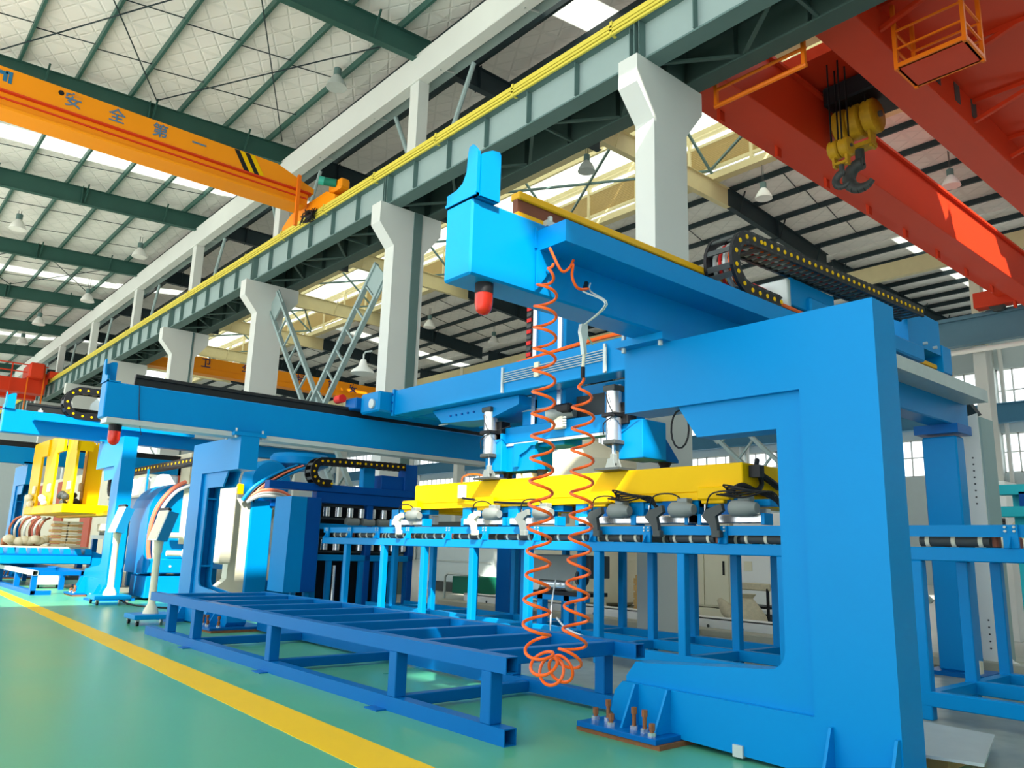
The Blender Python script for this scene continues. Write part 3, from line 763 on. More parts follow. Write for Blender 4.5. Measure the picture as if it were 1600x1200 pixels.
def gantry_beam(label, f, zo, rail_m, x0=3.04, x1=11.75, tower=True, white_strip=False, ledge=True):
    """f maps model y; model: box at y 4.0-4.3 with a cable-chain ledge towards y 3.7"""
    t = thing('gantry_beam', label, 'gantry beam', (x0, f(4.15), 3.2 + zo), 'gantry beams along the machine line')
    M().box(x0, x1, f(4.0), f(4.3), 3.2 + zo, 3.755 + zo, .015).build('box_girder', BLUE, t)
    if ledge:
        M().box(x0 + .6, 7.3, f(3.7), f(4.0), 3.52 + zo, 3.68 + zo).build('chain_ledge', BLUE, t)
        M().box(7.3, x1 - .1, f(3.7), f(4.0), 3.52 + zo, 3.68 + zo).build('chain_ledge', GALV, t)
    M().box(x0 + .45, x1 - .3, f(4.04), f(4.12), 3.755 + zo, 3.80 + zo).build('rail_foot', rail_m, t)
    M().box(x0 + .45, x1 - .3, f(4.05), f(4.10), 3.8 + zo, 3.9 + zo).build('rail_web', BROWN if rail_m is AMB else rail_m, t)
    M().box(x0 + .45, x1 - .3, f(4.03), f(4.13), 3.9 + zo, 3.96 + zo, .008).build('rail_head', rail_m, t)
    for k in range(11):
        x = x0 + .75 + .8 * k
        c = M().box(x - .05, x + .05, f(4.0), f(4.06), 3.755 + zo, 3.8 + zo).cyl((x, f(4.02), 3.8 + zo), (x, f(4.02), 3.84 + zo), .02, 6).build('rail_clip', GALV, t)
    if tower:
        # stop tower: face plate along X and notched side plate along Y
        ty = [(x0 + .03, 3.755 + zo), (x0 + .2, 3.755 + zo), (x0 + .2, 4.11 + zo), (x0 + .185, 4.13 + zo), (x0 + .12, 4.12 + zo), (x0 + .05, 4.08 + zo), (x0 + .03, 4.06 + zo)]
        M().prism(ty, 'y', f(3.97), f(3.95)).build('stop_plate', BLUE, t)
        M().prism([(f(3.96), 3.755 + zo), (f(4.3), 3.755 + zo), (f(4.3), 3.85 + zo), (f(4.19), 3.86 + zo), (f(4.12), 3.89 + zo), (f(4.08), 3.96 + zo), (f(4.07), 4.1 + zo), (f(4.06), 4.14 + zo), (f(4.02), 4.15 + zo), (f(3.96), 4.08 + zo)], 'x', x0 + .0, x0 + .025).build('stop_side_plate', BLUE, t)
        M().box(x0 - .01, x0 + .2, f(3.96), f(4.3), 3.755 + zo, 3.775 + zo).build('stop_foot', BLUE, t)
        for x, y in ((x0 + .03, 4.02), (x0 + .17, 4.02), (x0 + .03, 4.25)):
            M().cyl((x, f(y), 3.77 + zo), (x, f(y), 3.8 + zo), .018, 8).build('bolt', GALV, t)
    if white_strip:
        M().box(x0 + .05, 10.6, f(4.02), f(4.36), 3.12 + zo, 3.2 + zo).build('bottom_strip', GALV, t)
    return t
id_ = lambda y: y
mir = lambda y: 17.34 - y
g3 = lambda y: y + 17.72
b1 = gantry_beam('big blue gantry beam end with the red beacon, nearest the viewer', id_, 0, AMB)
M().prism([(3.62, 3.54), (3.94, 3.54), (3.94, 3.70), (3.62, 3.70)], 'y', 3.985, 4.0).build('cover_plate', BLUE, b1)
b2 = gantry_beam('long blue gantry beam with black rail crossing the middle left', mir, 0, RAILB, white_strip=True)
M().tube(catmull([(3.5, 13.06, 3.76), (3.51, 13.02, 3.72), (3.55, 13.02, 3.3), (3.62, 13.02, 2.98)], 5), .006, 5).build('hanging_wire', BLACK, b2)
b3 = gantry_beam('blue gantry beam at the left edge carrying a small energy chain', g3, .57, RAILB, x0=2.95)
b4 = gantry_beam('far blue gantry beam behind the yellow forks', lambda y: 35.3 - y, .57, RAILB, x0=3.5)
# far support pedestal of the first beam
t = thing('pedestal', 'plain blue pedestal behind the foreground C-frame, right of it', 'gantry post', (11.5, 4.2, 0))
M().box(11.2, 11.47, 3.98, 4.42, .05, 3.05, .02).build('post', BLUE, t)
M().box(11.12, 11.6, 3.92, 4.48, 3.08, 3.2).build('cap_plate', DBLUE, t)
M().box(11.05, 11.7, 3.85, 4.55, 0, .05).build('foot_plate', DBLUE, t)
M().box(11.2, 11.3, 3.93, 3.98, .05, .2).build('foot_clip', CREAM, t)

def beacon(x, y, z, label, s=1.0):
    t = thing('beacon', label, 'warning light', (x, y, z), 'red beacons under the beam ends')
    M().cyl((x, y, z - .07 * s), (x, y, z), .062 * s, 18).build('base', BLACK, t, True)
    M().lathe((x, y, z - .215 * s), (0, 0, 1), [(1e-4, 0), (.03 * s, .008 * s), (.05 * s, .03 * s), (.06 * s, .07 * s), (.06 * s, .145 * s)], 20).build('lens', RGLASS, t, True)
    mb = M()
    mb.cyl((x, y, z - .17 * s), (x, y, z - .08 * s), .022 * s, 10)
    mb.build('bulb', mat('lamp_orange', rgb(255, 150, 30), .4), t, True)
    return t
beacon(3.25, 4.1, 3.2, 'red warning beacon under the end of the nearest gantry beam', 1.05)
beacon(3.28, 13.2, 3.12, 'small red warning beacon under the second gantry beam', 1.5)

def energy_chain(name, label, pts, y0, y1, h, pitch, dots=YEL, cat='energy chain', sparse=1):
    """pts: centre line in (x, z); two side bands, cross bars, yellow link pins on the y0 side"""
    t = thing(name, label, cat, (pts[0][0], (y0 + y1) / 2, pts[0][1]))
    P = []
    for a, b in zip(pts, pts[1:]):
        L = math.hypot(b[0] - a[0], b[1] - a[1]); n = max(1, int(L / (pitch * .5)))
        for i in range(n): P.append((a[0] + (b[0] - a[0]) * i / n, a[1] + (b[1] - a[1]) * i / n))
    P.append(pts[-1])
    def nrm(i):
        a = P[max(0, i - 1)]; b = P[min(len(P) - 1, i + 1)]; L = math.hypot(b[0] - a[0], b[1] - a[1]) or 1
        return (-(b[1] - a[1]) / L, (b[0] - a[0]) / L)
    s = 1 if y1 > y0 else -1
    for ya in (y0, y1 - s * .03):
        mb = M(); vs = []; fs = []
        for i, p in enumerate(P):
            n = nrm(i); hh = h / 2 * (1 if i % 2 else .94)
            for q in (hh, -hh):
                for yy in (ya, ya + s * .03): vs.append((p[0] + n[0] * q, yy, p[1] + n[1] * q))
        for i in range(len(P) - 1):
            o = i * 4
            for a, b in ((0, 1), (1, 3), (3, 2), (2, 0)): fs.append((o + a, o + b, o + 4 + b, o + 4 + a))
        fs.append((0, 1, 3, 2)); k = (len(P) - 1) * 4; fs.append((k, k + 2, k + 3, k + 1))
        mb.add(vs, fs).build('side_band', BLACK, t)
    d = 0; last = None; acc = 0; mb = M()
    for i, p in enumerate(P):
        if last is not None: acc += math.hypot(p[0] - last[0], p[1] - last[1])
        last = p
        if acc >= d:
            d += pitch * sparse; n = nrm(i)
            M().cyl((p[0], y0 - s * .006, p[1]), (p[0], y0 + s * .004, p[1]), h * .16, 10).build('link_pin', dots, t)
            for q in (.36, -.36): mb.bar((p[0] + n[0] * h * q, y0, p[1] + n[1] * h * q), (p[0] + n[0] * h * q, y1, p[1] + n[1] * h * q), pitch * .45, .014, up=(n[0], 0, n[1]))
    mb.build('cross_bars', DGREY, t, kind='stuff')
    return t
ch = energy_chain('energy_chain', 'large black energy chain with yellow pins on the nearest beam', [(6.5, 3.74), (6.02, 3.74)] + [(6.02 + .25 * math.cos(R_(a)), 3.99 + .25 * math.sin(R_(a))) for a in range(-90, -271, -15)][1:] + [(9.8, 4.38)], 3.72, 4.02, .13, .115)
for i, (m_, r) in enumerate(((HOSE, .02), (GALV, .025), (RMARK, .016), (GALV, .02))):
    y = 3.8 + .055 * i
    M().tube([(7.8, y, 3.75)] + [(6.02 + .22 * math.cos(R_(a)), y, 3.99 + .22 * math.sin(R_(a))) for a in range(-90, -271, -20)] + [(9.6, y, 4.36)], r, 6).build('chain_cable', m_, ch, True)
energy_chain('energy_chain', 'small black energy chain on the beam at the left edge', [(7, 4.3), (4.55, 4.3)] + [(4.5 + .32 * math.cos(R_(a)), 4.62 + .32 * math.sin(R_(a))) for a in range(-90, -271, -15)][1:] + [(6.6, 4.94)], 21.4, 21.75, .17, .2)

# ============================================================ TRAVELLING BRIDGE AND LIFTING HEAD
t = thing('bridge', 'blue travelling bridge spanning between the two gantry beams', 'bridge', (8.4, 8.5, 3.75))
M().box(7.7, 8.05, 4.3, 12.25, 3.75, 4.21, .012).build('bridge_beam', BLUE, t)
M().box(9.7, 10.05, 4.3, 12.25, 3.75, 4.21, .012).build('bridge_beam', BLUE, t)
ep = M().box(7.66, 8.1, 12.22, 12.27, 3.73, 4.23, .005).build('end_flange', BLUE, t)
for z in (3.82, 3.98, 4.13): M().cyl((7.64, 12.245, z), (7.665, 12.245, z), .022, 8).build('bolt', NAVY, ep)
M().box(7.4, 10.4, 12.3, 12.95, 3.8, 4.18, .03).build('end_truck', BLUE, t)
M().box(7.4, 10.2, 3.9, 4.32, 3.85, 4.05, .02).build('end_truck', BLUE, t)
M().prism([(9.87, 4.06), (10.85, 4.06), (10.85, 4.52), (9.87, 4.52)], 'y', 3.95, 4.5).build('drive_cover', BLUE, t)
M().box(10.9, 11.2, 3.95, 4.4, 3.85, 4.22, .01).build('drive_cover', BLUE, t)
for x in (10.3, 10.6): M().cyl((x, 3.9, 4.12), (x, 3.96, 4.12), .02, 8).build('bolt', GALV, t)
M().box(7.0, 7.06, 3.93, 4.36, 3.78, 4.16, .01).build('buffer_bracket', GALV, t)
M().box(7.1, 8.0, 3.95, 4.3, 3.9, 4.2, .01).build('buffer_arm', BLUE, t)
M().cyl((6.82, 4.22, 4.05), (7.0, 4.22, 4.05), .07, 16).build('rubber_buffer', RMARK, t, True)
for x, z in ((4.3, 3.95), (4.1, 3.98), (4.3, 3.84), (4.02, 3.9)): M().cyl((6.97, x, z), (7.0, x, z), .02, 8).build('bolt', GALV, t)
M().cyl((7.5, 12.5, 3.95), (7.36, 12.5, 3.95), .09, 14).build('wheel_cap', GALV, t, True)
M().cyl((7.75, 13.25, 4.12), (7.75, 12.95, 4.12), .1, 14).build('drive_motor', DGREEN, t, True)
M().cyl((7.2, 13.28, 4.12), (7.2, 13.5, 4.12), .08, 14).build('rubber_buffer', RMARK, t, True)
M().box(7.3, 7.7, 12.95, 13.35, 3.9, 4.12, .02).build('drive_unit', DBLUE, t)
for i, z in enumerate((3.93, 3.965, 4.0, 4.035, 4.07)):
    M().tube([(7.68, 9.15, z - .01), (7.68, 7.0, z + .01)], .008, 5).build('air_pipe', GALV, t)
for y in (9.15, 7.02): M().box(7.665, 7.7, y - .02, y + .02, 3.76, 4.16).build('pipe_clamp', GALV, t)
M().box(7.665, 7.7, 8.32, 8.42, 3.9, 4.12).build('pipe_clamp', CREAM, t)
M().tube(catmull([(7.85, 9.0, 4.24), (7.8, 8.0, 4.27), (7.8, 7.0, 4.3), (7.85, 6.0, 4.26)], 5), .03, 7).build('orange_cable', HOSE, t, True)
M().tube([(7.66, 6.98, 3.77), (7.66, 6.98, 4.1)], .014, 6).build('conduit', GALV, t)
# trolley under the bridge
lo = M().prism([(9.0, 3.74), (11.3, 3.74), (11.0, 3.5), (9.7, 3.44), (9.0, 3.6)], 'x', 7.9, 8.5).build('trolley_plate', BLUE, t)
for k in range(5): M().cyl((7.88, 10.75 - .16 * k, 3.6), (7.91, 10.75 - .16 * k, 3.6), .018, 8).build('bolt', NAVY, lo)
M().cyl((8.2, 11.5, 3.55), (8.2, 8.6, 3.55), .012, 6).build('guide_rod', GALV, t)

t = thing('lift_head', 'blue lifting head with mast hanging under the travelling bridge', 'lifting head', (8.35, 8.4, 3.3))
M().box(8.2, 8.6, 8.3, 9.02, 2.95, 5.6, .015).build('mast', BLUE, t)
M().box(8.16, 8.2, 8.92, 9.0, 3.2, 5.5).build('guide_rail', CHR, t)
M().box(8.16, 8.2, 8.35, 8.43, 3.2, 5.5).build('guide_rail', CHR, t)
mc = M().box(8.2, 8.3, 9.06, 9.2, 4.0, 5.4).build('cable_duct', BLACK, t)
for k in range(14): M().box(8.18, 8.2, 9.08, 9.18, 4.05 + .095 * k, 4.11 + .095 * k).build('duct_link', DGREY if k % 2 else RMARK, mc)
for y0, y1 in ((8.9, 9.25), (7.15, 7.5)):
    M().box(8.2, 8.45, y0, y1, 3.05, 3.76, .01).build('guide_column', BLUE, t)
    M().box(8.17, 8.2, y0 + .02, y0 + .08, 3.1, 3.7).build('guide_rail', CHR, t)
M().box(8.45, 8.6, 7.5, 8.9, 3.2, 3.7).build('dark_backing', DGREY, t)  # dark sheet standing in for the shade of the recess between guide columns
M().box(8.1, 8.5, 7.0, 9.75, 3.04, 3.3, .012).build('cross_beam', BLUE, t)
M().box(8.1, 8.12, 7.0, 9.75, 3.0, 3.04).build('cross_beam_strip', GALV, t)
hb = M().prism([(8.85, 3.05), (9.8, 3.05), (9.8, 2.6), (8.85, 2.6)], 'x', 8.12, 8.5).build('end_box', BLUE, t)
M().prism([(8.75, 3.02), (9.3, 3.02), (9.3, 2.66), (9.2, 2.66), (9.16, 2.84), (9.0, 2.9), (8.9, 2.97), (8.8, 2.97)], 'x', 8.08, 8.12).build('scroll_bracket', BLUE, hb)
M().box(8.0, 8.5, 9.5, 9.9, 2.6, 3.2, .01).build('end_box', BLUE, t)
rb = M().box(8.05, 8.55, 6.68, 7.1, 2.63, 3.15, .01).build('end_box', BLUE, t)
M().prism([(8.55, 2.63), (8.86, 2.63), (8.86, 2.67), (8.55, 2.98)], 'y', 6.72, 6.95).build('gusset', DBLUE, rb)
M().lathe((8.7, 6.83, 2.48), (0, 0, 1), [(.1, 0), (.075, .04), (.07, .1), (.1, .15)], 14).build('rubber_mount', BLACK, t, True)
for y in (8.5, 9.3): M().lathe((8.28, y + .35, 2.46), (0, 0, 1), [(.1, 0), (.075, .04), (.07, .1), (.1, .15)], 14).build('rubber_mount', BLACK, t, True)
M().cyl((8.15, 8.05, 3.42), (8.0, 8.45, 3.36), .1, 14).build('lift_motor', GREY, t, True)
M().box(7.98, 8.1, 8.0, 8.4, 3.38, 3.52, .03).build('motor_cover', BLACK, t)
M().box(8.0, 8.1, 8.15, 8.38, 3.16, 3.34, .01).build('junction_box', CREAM, t)
for k in range(4): M().cyl((8.0, 8.12, 3.19 + .04 * k), (8.0, 8.07, 3.19 + .04 * k), .014, 8).build('cable_gland', WHITE, t)
def pcyl(y, label, r):
    c = M().cyl((7.95, y, 2.88), (7.95, y, 3.55), r, 20).build('cylinder_tube', CHR, t, True)
    for z0, z1 in ((2.82, 2.88), (3.55, 3.63)): M().box(7.95 - r, 7.95 + r, y - r, y + r, z0, z1, .01).build('cylinder_cap', DGREY, c)
    M().box(7.95 - r * 1.12, 7.95 + r * 1.12, y - r * 1.12, y + r * 1.12, 3.19, 3.25, .01).build('cylinder_clamp', BLACK, c)
    M().box(8.0, 8.2, y - .2, y - .05, 3.1, 3.4, .01).build('cylinder_bracket', BLACK, c)
    M().tube(catmull([(7.82, y + .02, 3.5), (7.8, y - .05, 3.35), (7.84, y - .15, 3.22), (7.95, y - .5, 3.28)], 5), .009, 5).build('air_line', BLACK, c)
    M().tube(catmull([(7.82, y + .06, 2.95), (7.8, y + .04, 3.1), (7.84, y - .12, 3.2)], 5), .009, 5).build('air_line', BLACK, c)
    M().cyl((7.95, y, 2.66), (7.95, y, 2.82), .025, 10).build('piston_rod', CHR, c, True)
    M().box(7.91, 7.99, y - .035, y + .035, 2.56, 2.7, .01).build('clevis', GREY, c)
    for s in (-1, 1): M().prism([(y - .1, 2.47), (y + .1, 2.47), (y + .04, 2.63), (y - .04, 2.63)], 'x', 7.95 + s * .06 - .012, 7.95 + s * .06 + .012).build('lug', GREY, c)
    M().box(7.8, 8.15, y - .22, y + .22, 2.47, 2.5).build('lug_plate', DGREY, c)
pcyl(9.73, '', .112)
pcyl(7.1, '', .106)

# ------------------------------------------------------------ yellow lifting beam and its clamps
t = thing('lifting_beam', 'long yellow lifting beam hanging above the roller conveyor', 'lifting beam', (8.4, 8.5, 2.13))
M().box(8.0, 8.88, 5.16, 11.86, 2.14, 2.47, .012).build('main_box', YEL, t)
M().box(8.0, 8.06, 5.3, 11.8, 2.05, 2.14).box(8.8, 8.86, 5.3, 11.8, 2.05, 2.14).build('lower_rail', YEL, t)
for y in (5.55, 7.4, 9.85, 11.95):
    M().box(7.95, 10.0, y - .16, y + .16, 2.0, 2.13, .01).build('cross_arm', YEL, t)
    M().box(7.92, 8.1, y - .26, y + .2, 2.04, 2.2, .02).build('arm_end', YEL, t)
M().box(8.1, 8.9, 6.3, 6.5, 1.99, 2.04).box(8.1, 9.6, 8.6, 8.7, 2.0, 2.06).build('arm_stay', RUST, t)
va = M().box(7.92, 8.0, 10.35, 10.5, 2.2, 2.42, .01).build('air_filter', WHITE, t)
M().tube(catmull([(7.94, 10.42, 2.44), (7.92, 10.35, 2.55), (7.96, 10.1, 2.58), (8.0, 9.8, 2.52)], 5), .014, 6).build('air_hose', HOSE, va, True)
M().tube(catmull([(7.93, 10.36, 2.2), (7.93, 10.1, 2.17), (7.96, 9.6, 2.12), (8.0, 8.8, 2.08)], 5), .02, 6).build('cable_loom', BLACK, t, True)
for y in (6.9, 5.2):
    mb = M()
    for k in range(6):
        mb.tube(catmull([(7.9, y + .05 * k, 2.1), (7.82, y + .1 - .05 * k, 2.2 - .03 * k), (7.86, y - .3 - .04 * k, 2.1), (7.95, y - .55, 1.98 - .02 * k)], 5), .011, 5)
    mb.build('cable_loom', BLACK, t, True)
M().box(8.1, 8.2, 5.0, 5.14, 2.3, 2.44).build('sensor_block', BLACK, t)
mb = M(); mb.tube(catmull([(8.25, 5.12, 2.52), (8.2, 5.1, 2.4), (8.3, 5.1, 2.25), (8.15, 5.08, 2.15), (7.95, 5.15, 2.2), (7.9, 5.3, 2.1)], 6), .03, 7)
mb.build('hose_bundle', BLACK, t, True)
M().tube(catmull([(8.3, 5.12, 2.35), (8.45, 5.08, 2.28), (8.7, 5.1, 2.22), (8.9, 5.1, 2.3)], 5), .04, 7).build('hose_bundle', BLACK, t, True)
for y in (9.2, 8.95, 9.05): M().box(8.15, 8.3, y, y + .1, 2.47, 2.56).build('valve', CREAM, t)

def clamp(y, label, m_arm, m_cap):
    t = thing('clamp_carriage', label, 'clamp', (8.05, y, 1.8), 'clamp carriages under the yellow beam')
    M().box(8.05, 8.25, y - .55, y + .42, 1.96, 2.04, .008).build('carriage_beam', BLUE, t)
    M().box(8.02, 8.3, y + .4, y + .62, 1.86, 2.06, .008).build('end_box', BLUE, t)
    M().box(8.02, 8.3, y - .2, y + .1, 1.86, 2.06, .008).build('end_box', BLUE if m_cap is BLUE else DBLUE, t)
    M().box(7.95, 8.1, y - .5, y + .5, 1.77, 1.87, .01).build('slide_rail', CHR, t)
    for s in (-.54, .5): M().box(7.94, 8.12, y + s, y + s + .05, 1.75, 1.88, .005).build('rail_cap', BLUE, t)
    for s in (-.3, .3):
        st = M().cyl((8.02, y + s, 1.87), (8.02, y + s, 2.0), .014, 8).cyl((8.02, y + s, 1.87), (8.02, y + s, 1.9), .03, 10).build('stem', CHR, t, True)
    mo = M().lathe((7.88, y - .15, 1.93), (0, -1, 0), [(.07, 0), (.095, .03), (.095, .24), (.08, .27), (.06, .34)], 14).build('clamp_motor', GREY, t, True)
    M().box(7.86, 7.98, y - .4, y - .25, 2.0, 2.07, .01).build('terminal_box', GREY, mo)
    ar = M().prism([(y - .1, 1.98), (y + .1, 1.92), (y + .16, 1.84), (y + .06, 1.74), (y + .02, 1.62), (y - .05, 1.6), (y - .04, 1.74), (y - .02, 1.84), (y - .12, 1.9)], 'x', 7.755, 7.815).build('gripper_arm', m_arm, t)
    M().box(7.75, 7.825, y - .08, y + .04, 1.6, 1.68, .01).build('gripper_jaw', m_arm, ar)
    M().tube(catmull([(7.9, y - .35, 2.02), (7.84, y - .2, 2.12), (7.86, y + .1, 2.1), (7.95, y + .25, 1.9)], 5), .01, 5).build('clamp_cable', BLACK, t)
    for s in (-.1, .0, .1): M().box(8.3, 8.4, y + s * 3 - .05, y + s * 3 + .05, 1.8, 1.95, .01).build('valve_block', WHITE, t)
    return t
clamp(5.4, 'clamp carriage hanging closest to the foreground C-frame', DGREY, DBLUE)
clamp(7.25, 'clamp carriage right of the orange coiled hose', DGREY, DBLUE)
clamp(9.85, 'clamp carriage with sunlit cream arm left of the coiled hose', CREAM, BLUE)  # sun on the left silver arms is put into their cream colour
clamp(12.0, 'leftmost clamp carriage with sunlit cream arm in front of the roll machine', CREAM, BLUE)
clamp(6.25, 'clamp carriage between the two grey-armed ones', DGREY, DBLUE)
clamp(8.7, 'clamp carriage straight behind the coiled hose', GREY, BLUE)

# ============================================================ ROLLER CONVEYOR
def conveyor(label, legs, y0, y1, plates, rollers):
    t = thing('roller_conveyor', label, 'conveyor', (8.9, (y0 + y1) / 2, 0))
    for i, x in enumerate((7.85, 8.95, 9.9)):
        M().box(x, x + .11, y0, y1, 1.41, 1.535, .008).build('top_rail', BLUE, t)
        M().box(x, x + .11, y0, y1, .12, .25, .008).build('bottom_rail', BLUE, t)
        for y in legs:
            M().box(x + .003, x + .107, y - .055, y + .055, 0, 1.41, .008).build('leg', BLUE, t)
    for y in legs:
        for z0 in (.12, 1.41): M().box(7.95, 9.91, y - .05, y + .05, z0 + .01, z0 + .115).build('cross_member', BLUE, t)
    M().box(7.87, 7.885, y0, y1, 1.63, 1.735).build('guard_strip', BLUE, t)
    for y in plates:
        p = M().box(7.84, 7.87, y - .06, y + .06, 1.535, 1.735).build('bearing_plate', BLUE, t)
        M().prism([(7.84, 1.535), (7.76, 1.535), (7.84, 1.64)], 'y', y - .006, y + .006).build('rib', BLUE, p)
        for a in (-.035, .035):
            for z in (1.68, 1.715): M().cyl((7.825, y + a, z), (7.84, y + a, z), .012, 7).build('bolt', GALV, p)
    r0 = None
    for x in (7.98, 8.55, 9.1, 9.65):
        for ya, yb in rollers:
            if r0 is None or abs((yb - ya) - r0[1]) > .02:
                r = M().cyl((x, ya, 1.595), (x, yb, 1.595), .055, 14).build('roller', DGREY, t, True)
                for f in (.12, .5, .88):
                    yy = ya + (yb - ya) * f
                    M().cyl((x, yy - .018, 1.595), (x, yy + .018, 1.595), .064, 14).build('roller_ring', CREAM, r, True)
                M().box(x - .05, x + .05, ya - .07, ya - .02, 1.535, 1.65, .02).build('roller_bracket', BROWN, r)
                if r0 is None: r0 = (r, yb - ya, x, ya)
            else:
                c = copy_tree(r0[0], t); c.location = r0[0].location + Vector((x - r0[2], ya - r0[3], 0))
    return t
PL = [4.35, 5.35, 6.45, 7.37, 8.47, 9.65, 10.6, 11.78, 12.8, 13.8, 14.7]
conveyor('long blue roller conveyor under the yellow lifting beam', [4.63, 5.95, 7.31, 8.69, 9.99, 11.33, 12.61, 13.95], 4.4, 14.9, PL,
         [(a + .18, a + .82) for a in PL[:-1]])
conveyor('short blue roller conveyor right of the foreground C-frame', [3.24, 1.9], 1.2, 3.3, [1.4, 2.42], [(2.62, 3.22), (1.5, 2.14)])

# ============================================================ STEEL RACK (bench)
t = thing('steel_rack', 'low dark blue steel rack of square tube on the green floor', 'rack', (4.8, 8.7, 0))
def sq(mb, axis, a0, a1, u0, u1, w0, w1, th=.008):
    """hollow square tube, open ends"""
    def B(mb, a0, a1, u0, u1, w0, w1):
        if axis == 'y': mb.box(u0, u1, a0, a1, w0, w1)
        else: mb.box(a0, a1, u0, u1, w0, w1)
    B(mb, a0, a1, u0, u1, w0, w0 + th); B(mb, a0, a1, u0, u1, w1 - th, w1); B(mb, a0, a1, u0, u0 + th, w0 + th, w1 - th); B(mb, a0, a1, u1 - th, u1, w0 + th, w1 - th)
    return mb
RB = mat('rack_blue_paint', rgb(0, 104, 176), .38, var=.06, scale=2, spec=.14)
sq(M(), 'y', 4.62, 12.86, 4.0, 4.12, .5, .62).build('top_rail', RB, t)
sq(M(), 'y', 4.62, 12.95, 4.0, 4.12, 0, .12).build('bottom_rail', RB, t)
sq(M(), 'y', 4.72, 12.55, 5.58, 5.70, .5, .62).build('top_rail', RB, t)
sq(M(), 'y', 4.95, 12.55, 5.58, 5.70, .03, .15).build('bottom_rail', RB, t)
for y in (4.85, 6.14, 8.67, 11.03, 12.02): M().box(4.0, 4.12, y - .06, y + .06, .12, .5, .006).build('leg', RB, t)
for y in (5.15, 6.4, 8.6, 10.9, 12.2): M().box(5.58, 5.70, y - .06, y + .06, .15, .5, .006).build('leg', RB, t)
for k in range(10):
    y = 5.02 + .82 * k
    M().box(4.12, 5.58, y - .05, y + .05, .5, .62, .006).build('cross_bar', RB, t)
for y in (6.14, 8.67, 11.03): M().box(4.12, 5.58, y - .05, y + .05, .03, .13, .006).build('cross_bar', RB, t)
for y in (6.3, 8.7, 11.1): M().box(3.9, 4.2, y - .1, y + .1, -0.0, .012).build('foot_pad', DBLUE, t)

# ============================================================ COILED HOSE AND BLOW GUN
t = thing('coiled_hose', 'orange coiled air hose looping down from the nearest gantry beam', 'hose', (3.6, 3.62, 3.4))
axis_pts = [(3.64, 3.82, 3.38), (3.56, 3.8, 3.2), (3.555, 3.8, 2.8), (3.555, 3.8, 2.2), (3.545, 3.8, 1.6), (3.535, 3.8, 1.1), (3.54, 3.8, .86), (3.60, 3.8, .70), (3.71, 3.8, .645), (3.82, 3.8, .70), (3.88, 3.8, .86), (3.90, 3.8, 1.1), (3.925, 3.8, 1.6), (3.935, 3.8, 2.1), (3.935, 3.8, 2.5), (3.93, 3.8, 2.62)]
A = catmull(axis_pts, 60)
path = []; e = Vector((1, 0, 0)); L = 0
tot = sum((A[i + 1] - A[i]).length for i in range(len(A) - 1)); ph = 0
for i, p in enumerate(A):
    d = (A[min(i + 1, len(A) - 1)] - A[max(i - 1, 0)]).normalized()
    e = Vector((0, 1, 0)); g = d.cross(e).normalized()
    if i:
        ds = (A[i] - A[i - 1]).length; L += ds
        bottom = 1 if p.z < .76 else 0
        ph += ds / (.15 if not bottom else .085) * 2 * math.pi
    rr = (.076 if p.z > 1.1 else .084) * min(1, L / .25) * min(1, (tot - L) / .2)
    path.append(p + g * math.cos(ph) * rr + e * math.sin(ph) * rr)
M().tube(path, .0105, 8).build('hose_coil', HOSE, t, True)
M().tube(catmull([(3.62, 3.84, 3.5), (3.7, 3.8, 3.34), (3.78, 3.8, 3.38), (3.84, 3.82, 3.46)], 6), .0105, 8).build('hose_tail', HOSE, t, True)
M().tube(catmull([(3.82, 3.8, 3.42), (3.81, 3.8, 3.32), (3.87, 3.8, 3.25), (3.97, 3.8, 3.27), (4.02, 3.86, 3.3)], 6), .0105, 8).build('hose_tail', HOSE, t, True)
M().prism([(3.62, 3.22), (3.84, 3.52), (3.62, 3.52)], 'y', 3.96, 3.98).build('hose_bracket', BLUE, t)
t = thing('blow_gun', 'grey air blow gun hung by a wire loop beside the coiled hose', 'blow gun', (3.95, 3.8, 2.95))
M().tube(catmull([(3.92, 3.8, 3.24), (3.93, 3.59, 3.1), (3.92, 3.8, 2.98), (3.95, 3.59, 3.1), (4.0, 3.8, 3.26), (4.04, 3.84, 3.34)], 5), .006, 5).build('wire_loop', GALV, t)
M().prism([(3.9, 2.99), (3.96, 3.0), (3.965, 2.92), (3.945, 2.85), (3.955, 2.78), (3.925, 2.77), (3.91, 2.86), (3.89, 2.93)], 'y', 3.785, 3.815).build('gun_body', GALV, t)
M().tube([(3.96, 3.8, 2.93), (4.03, 3.8, 2.86)], .006, 5).build('trigger', CHR, t)
M().cyl((3.94, 3.8, 2.78), (3.93, 3.8, 2.68), .012, 8).build('hose_fitting', CREAM, t)
M().cyl((3.93, 3.8, 2.68), (3.93, 3.8, 2.6), .016, 8).build('hose_coupler', BLACK, t)
M().cyl((4.0, 3.86, 3.28), (4.06, 3.9, 3.36), .018, 8).build('wall_coupler', BLACK, t)
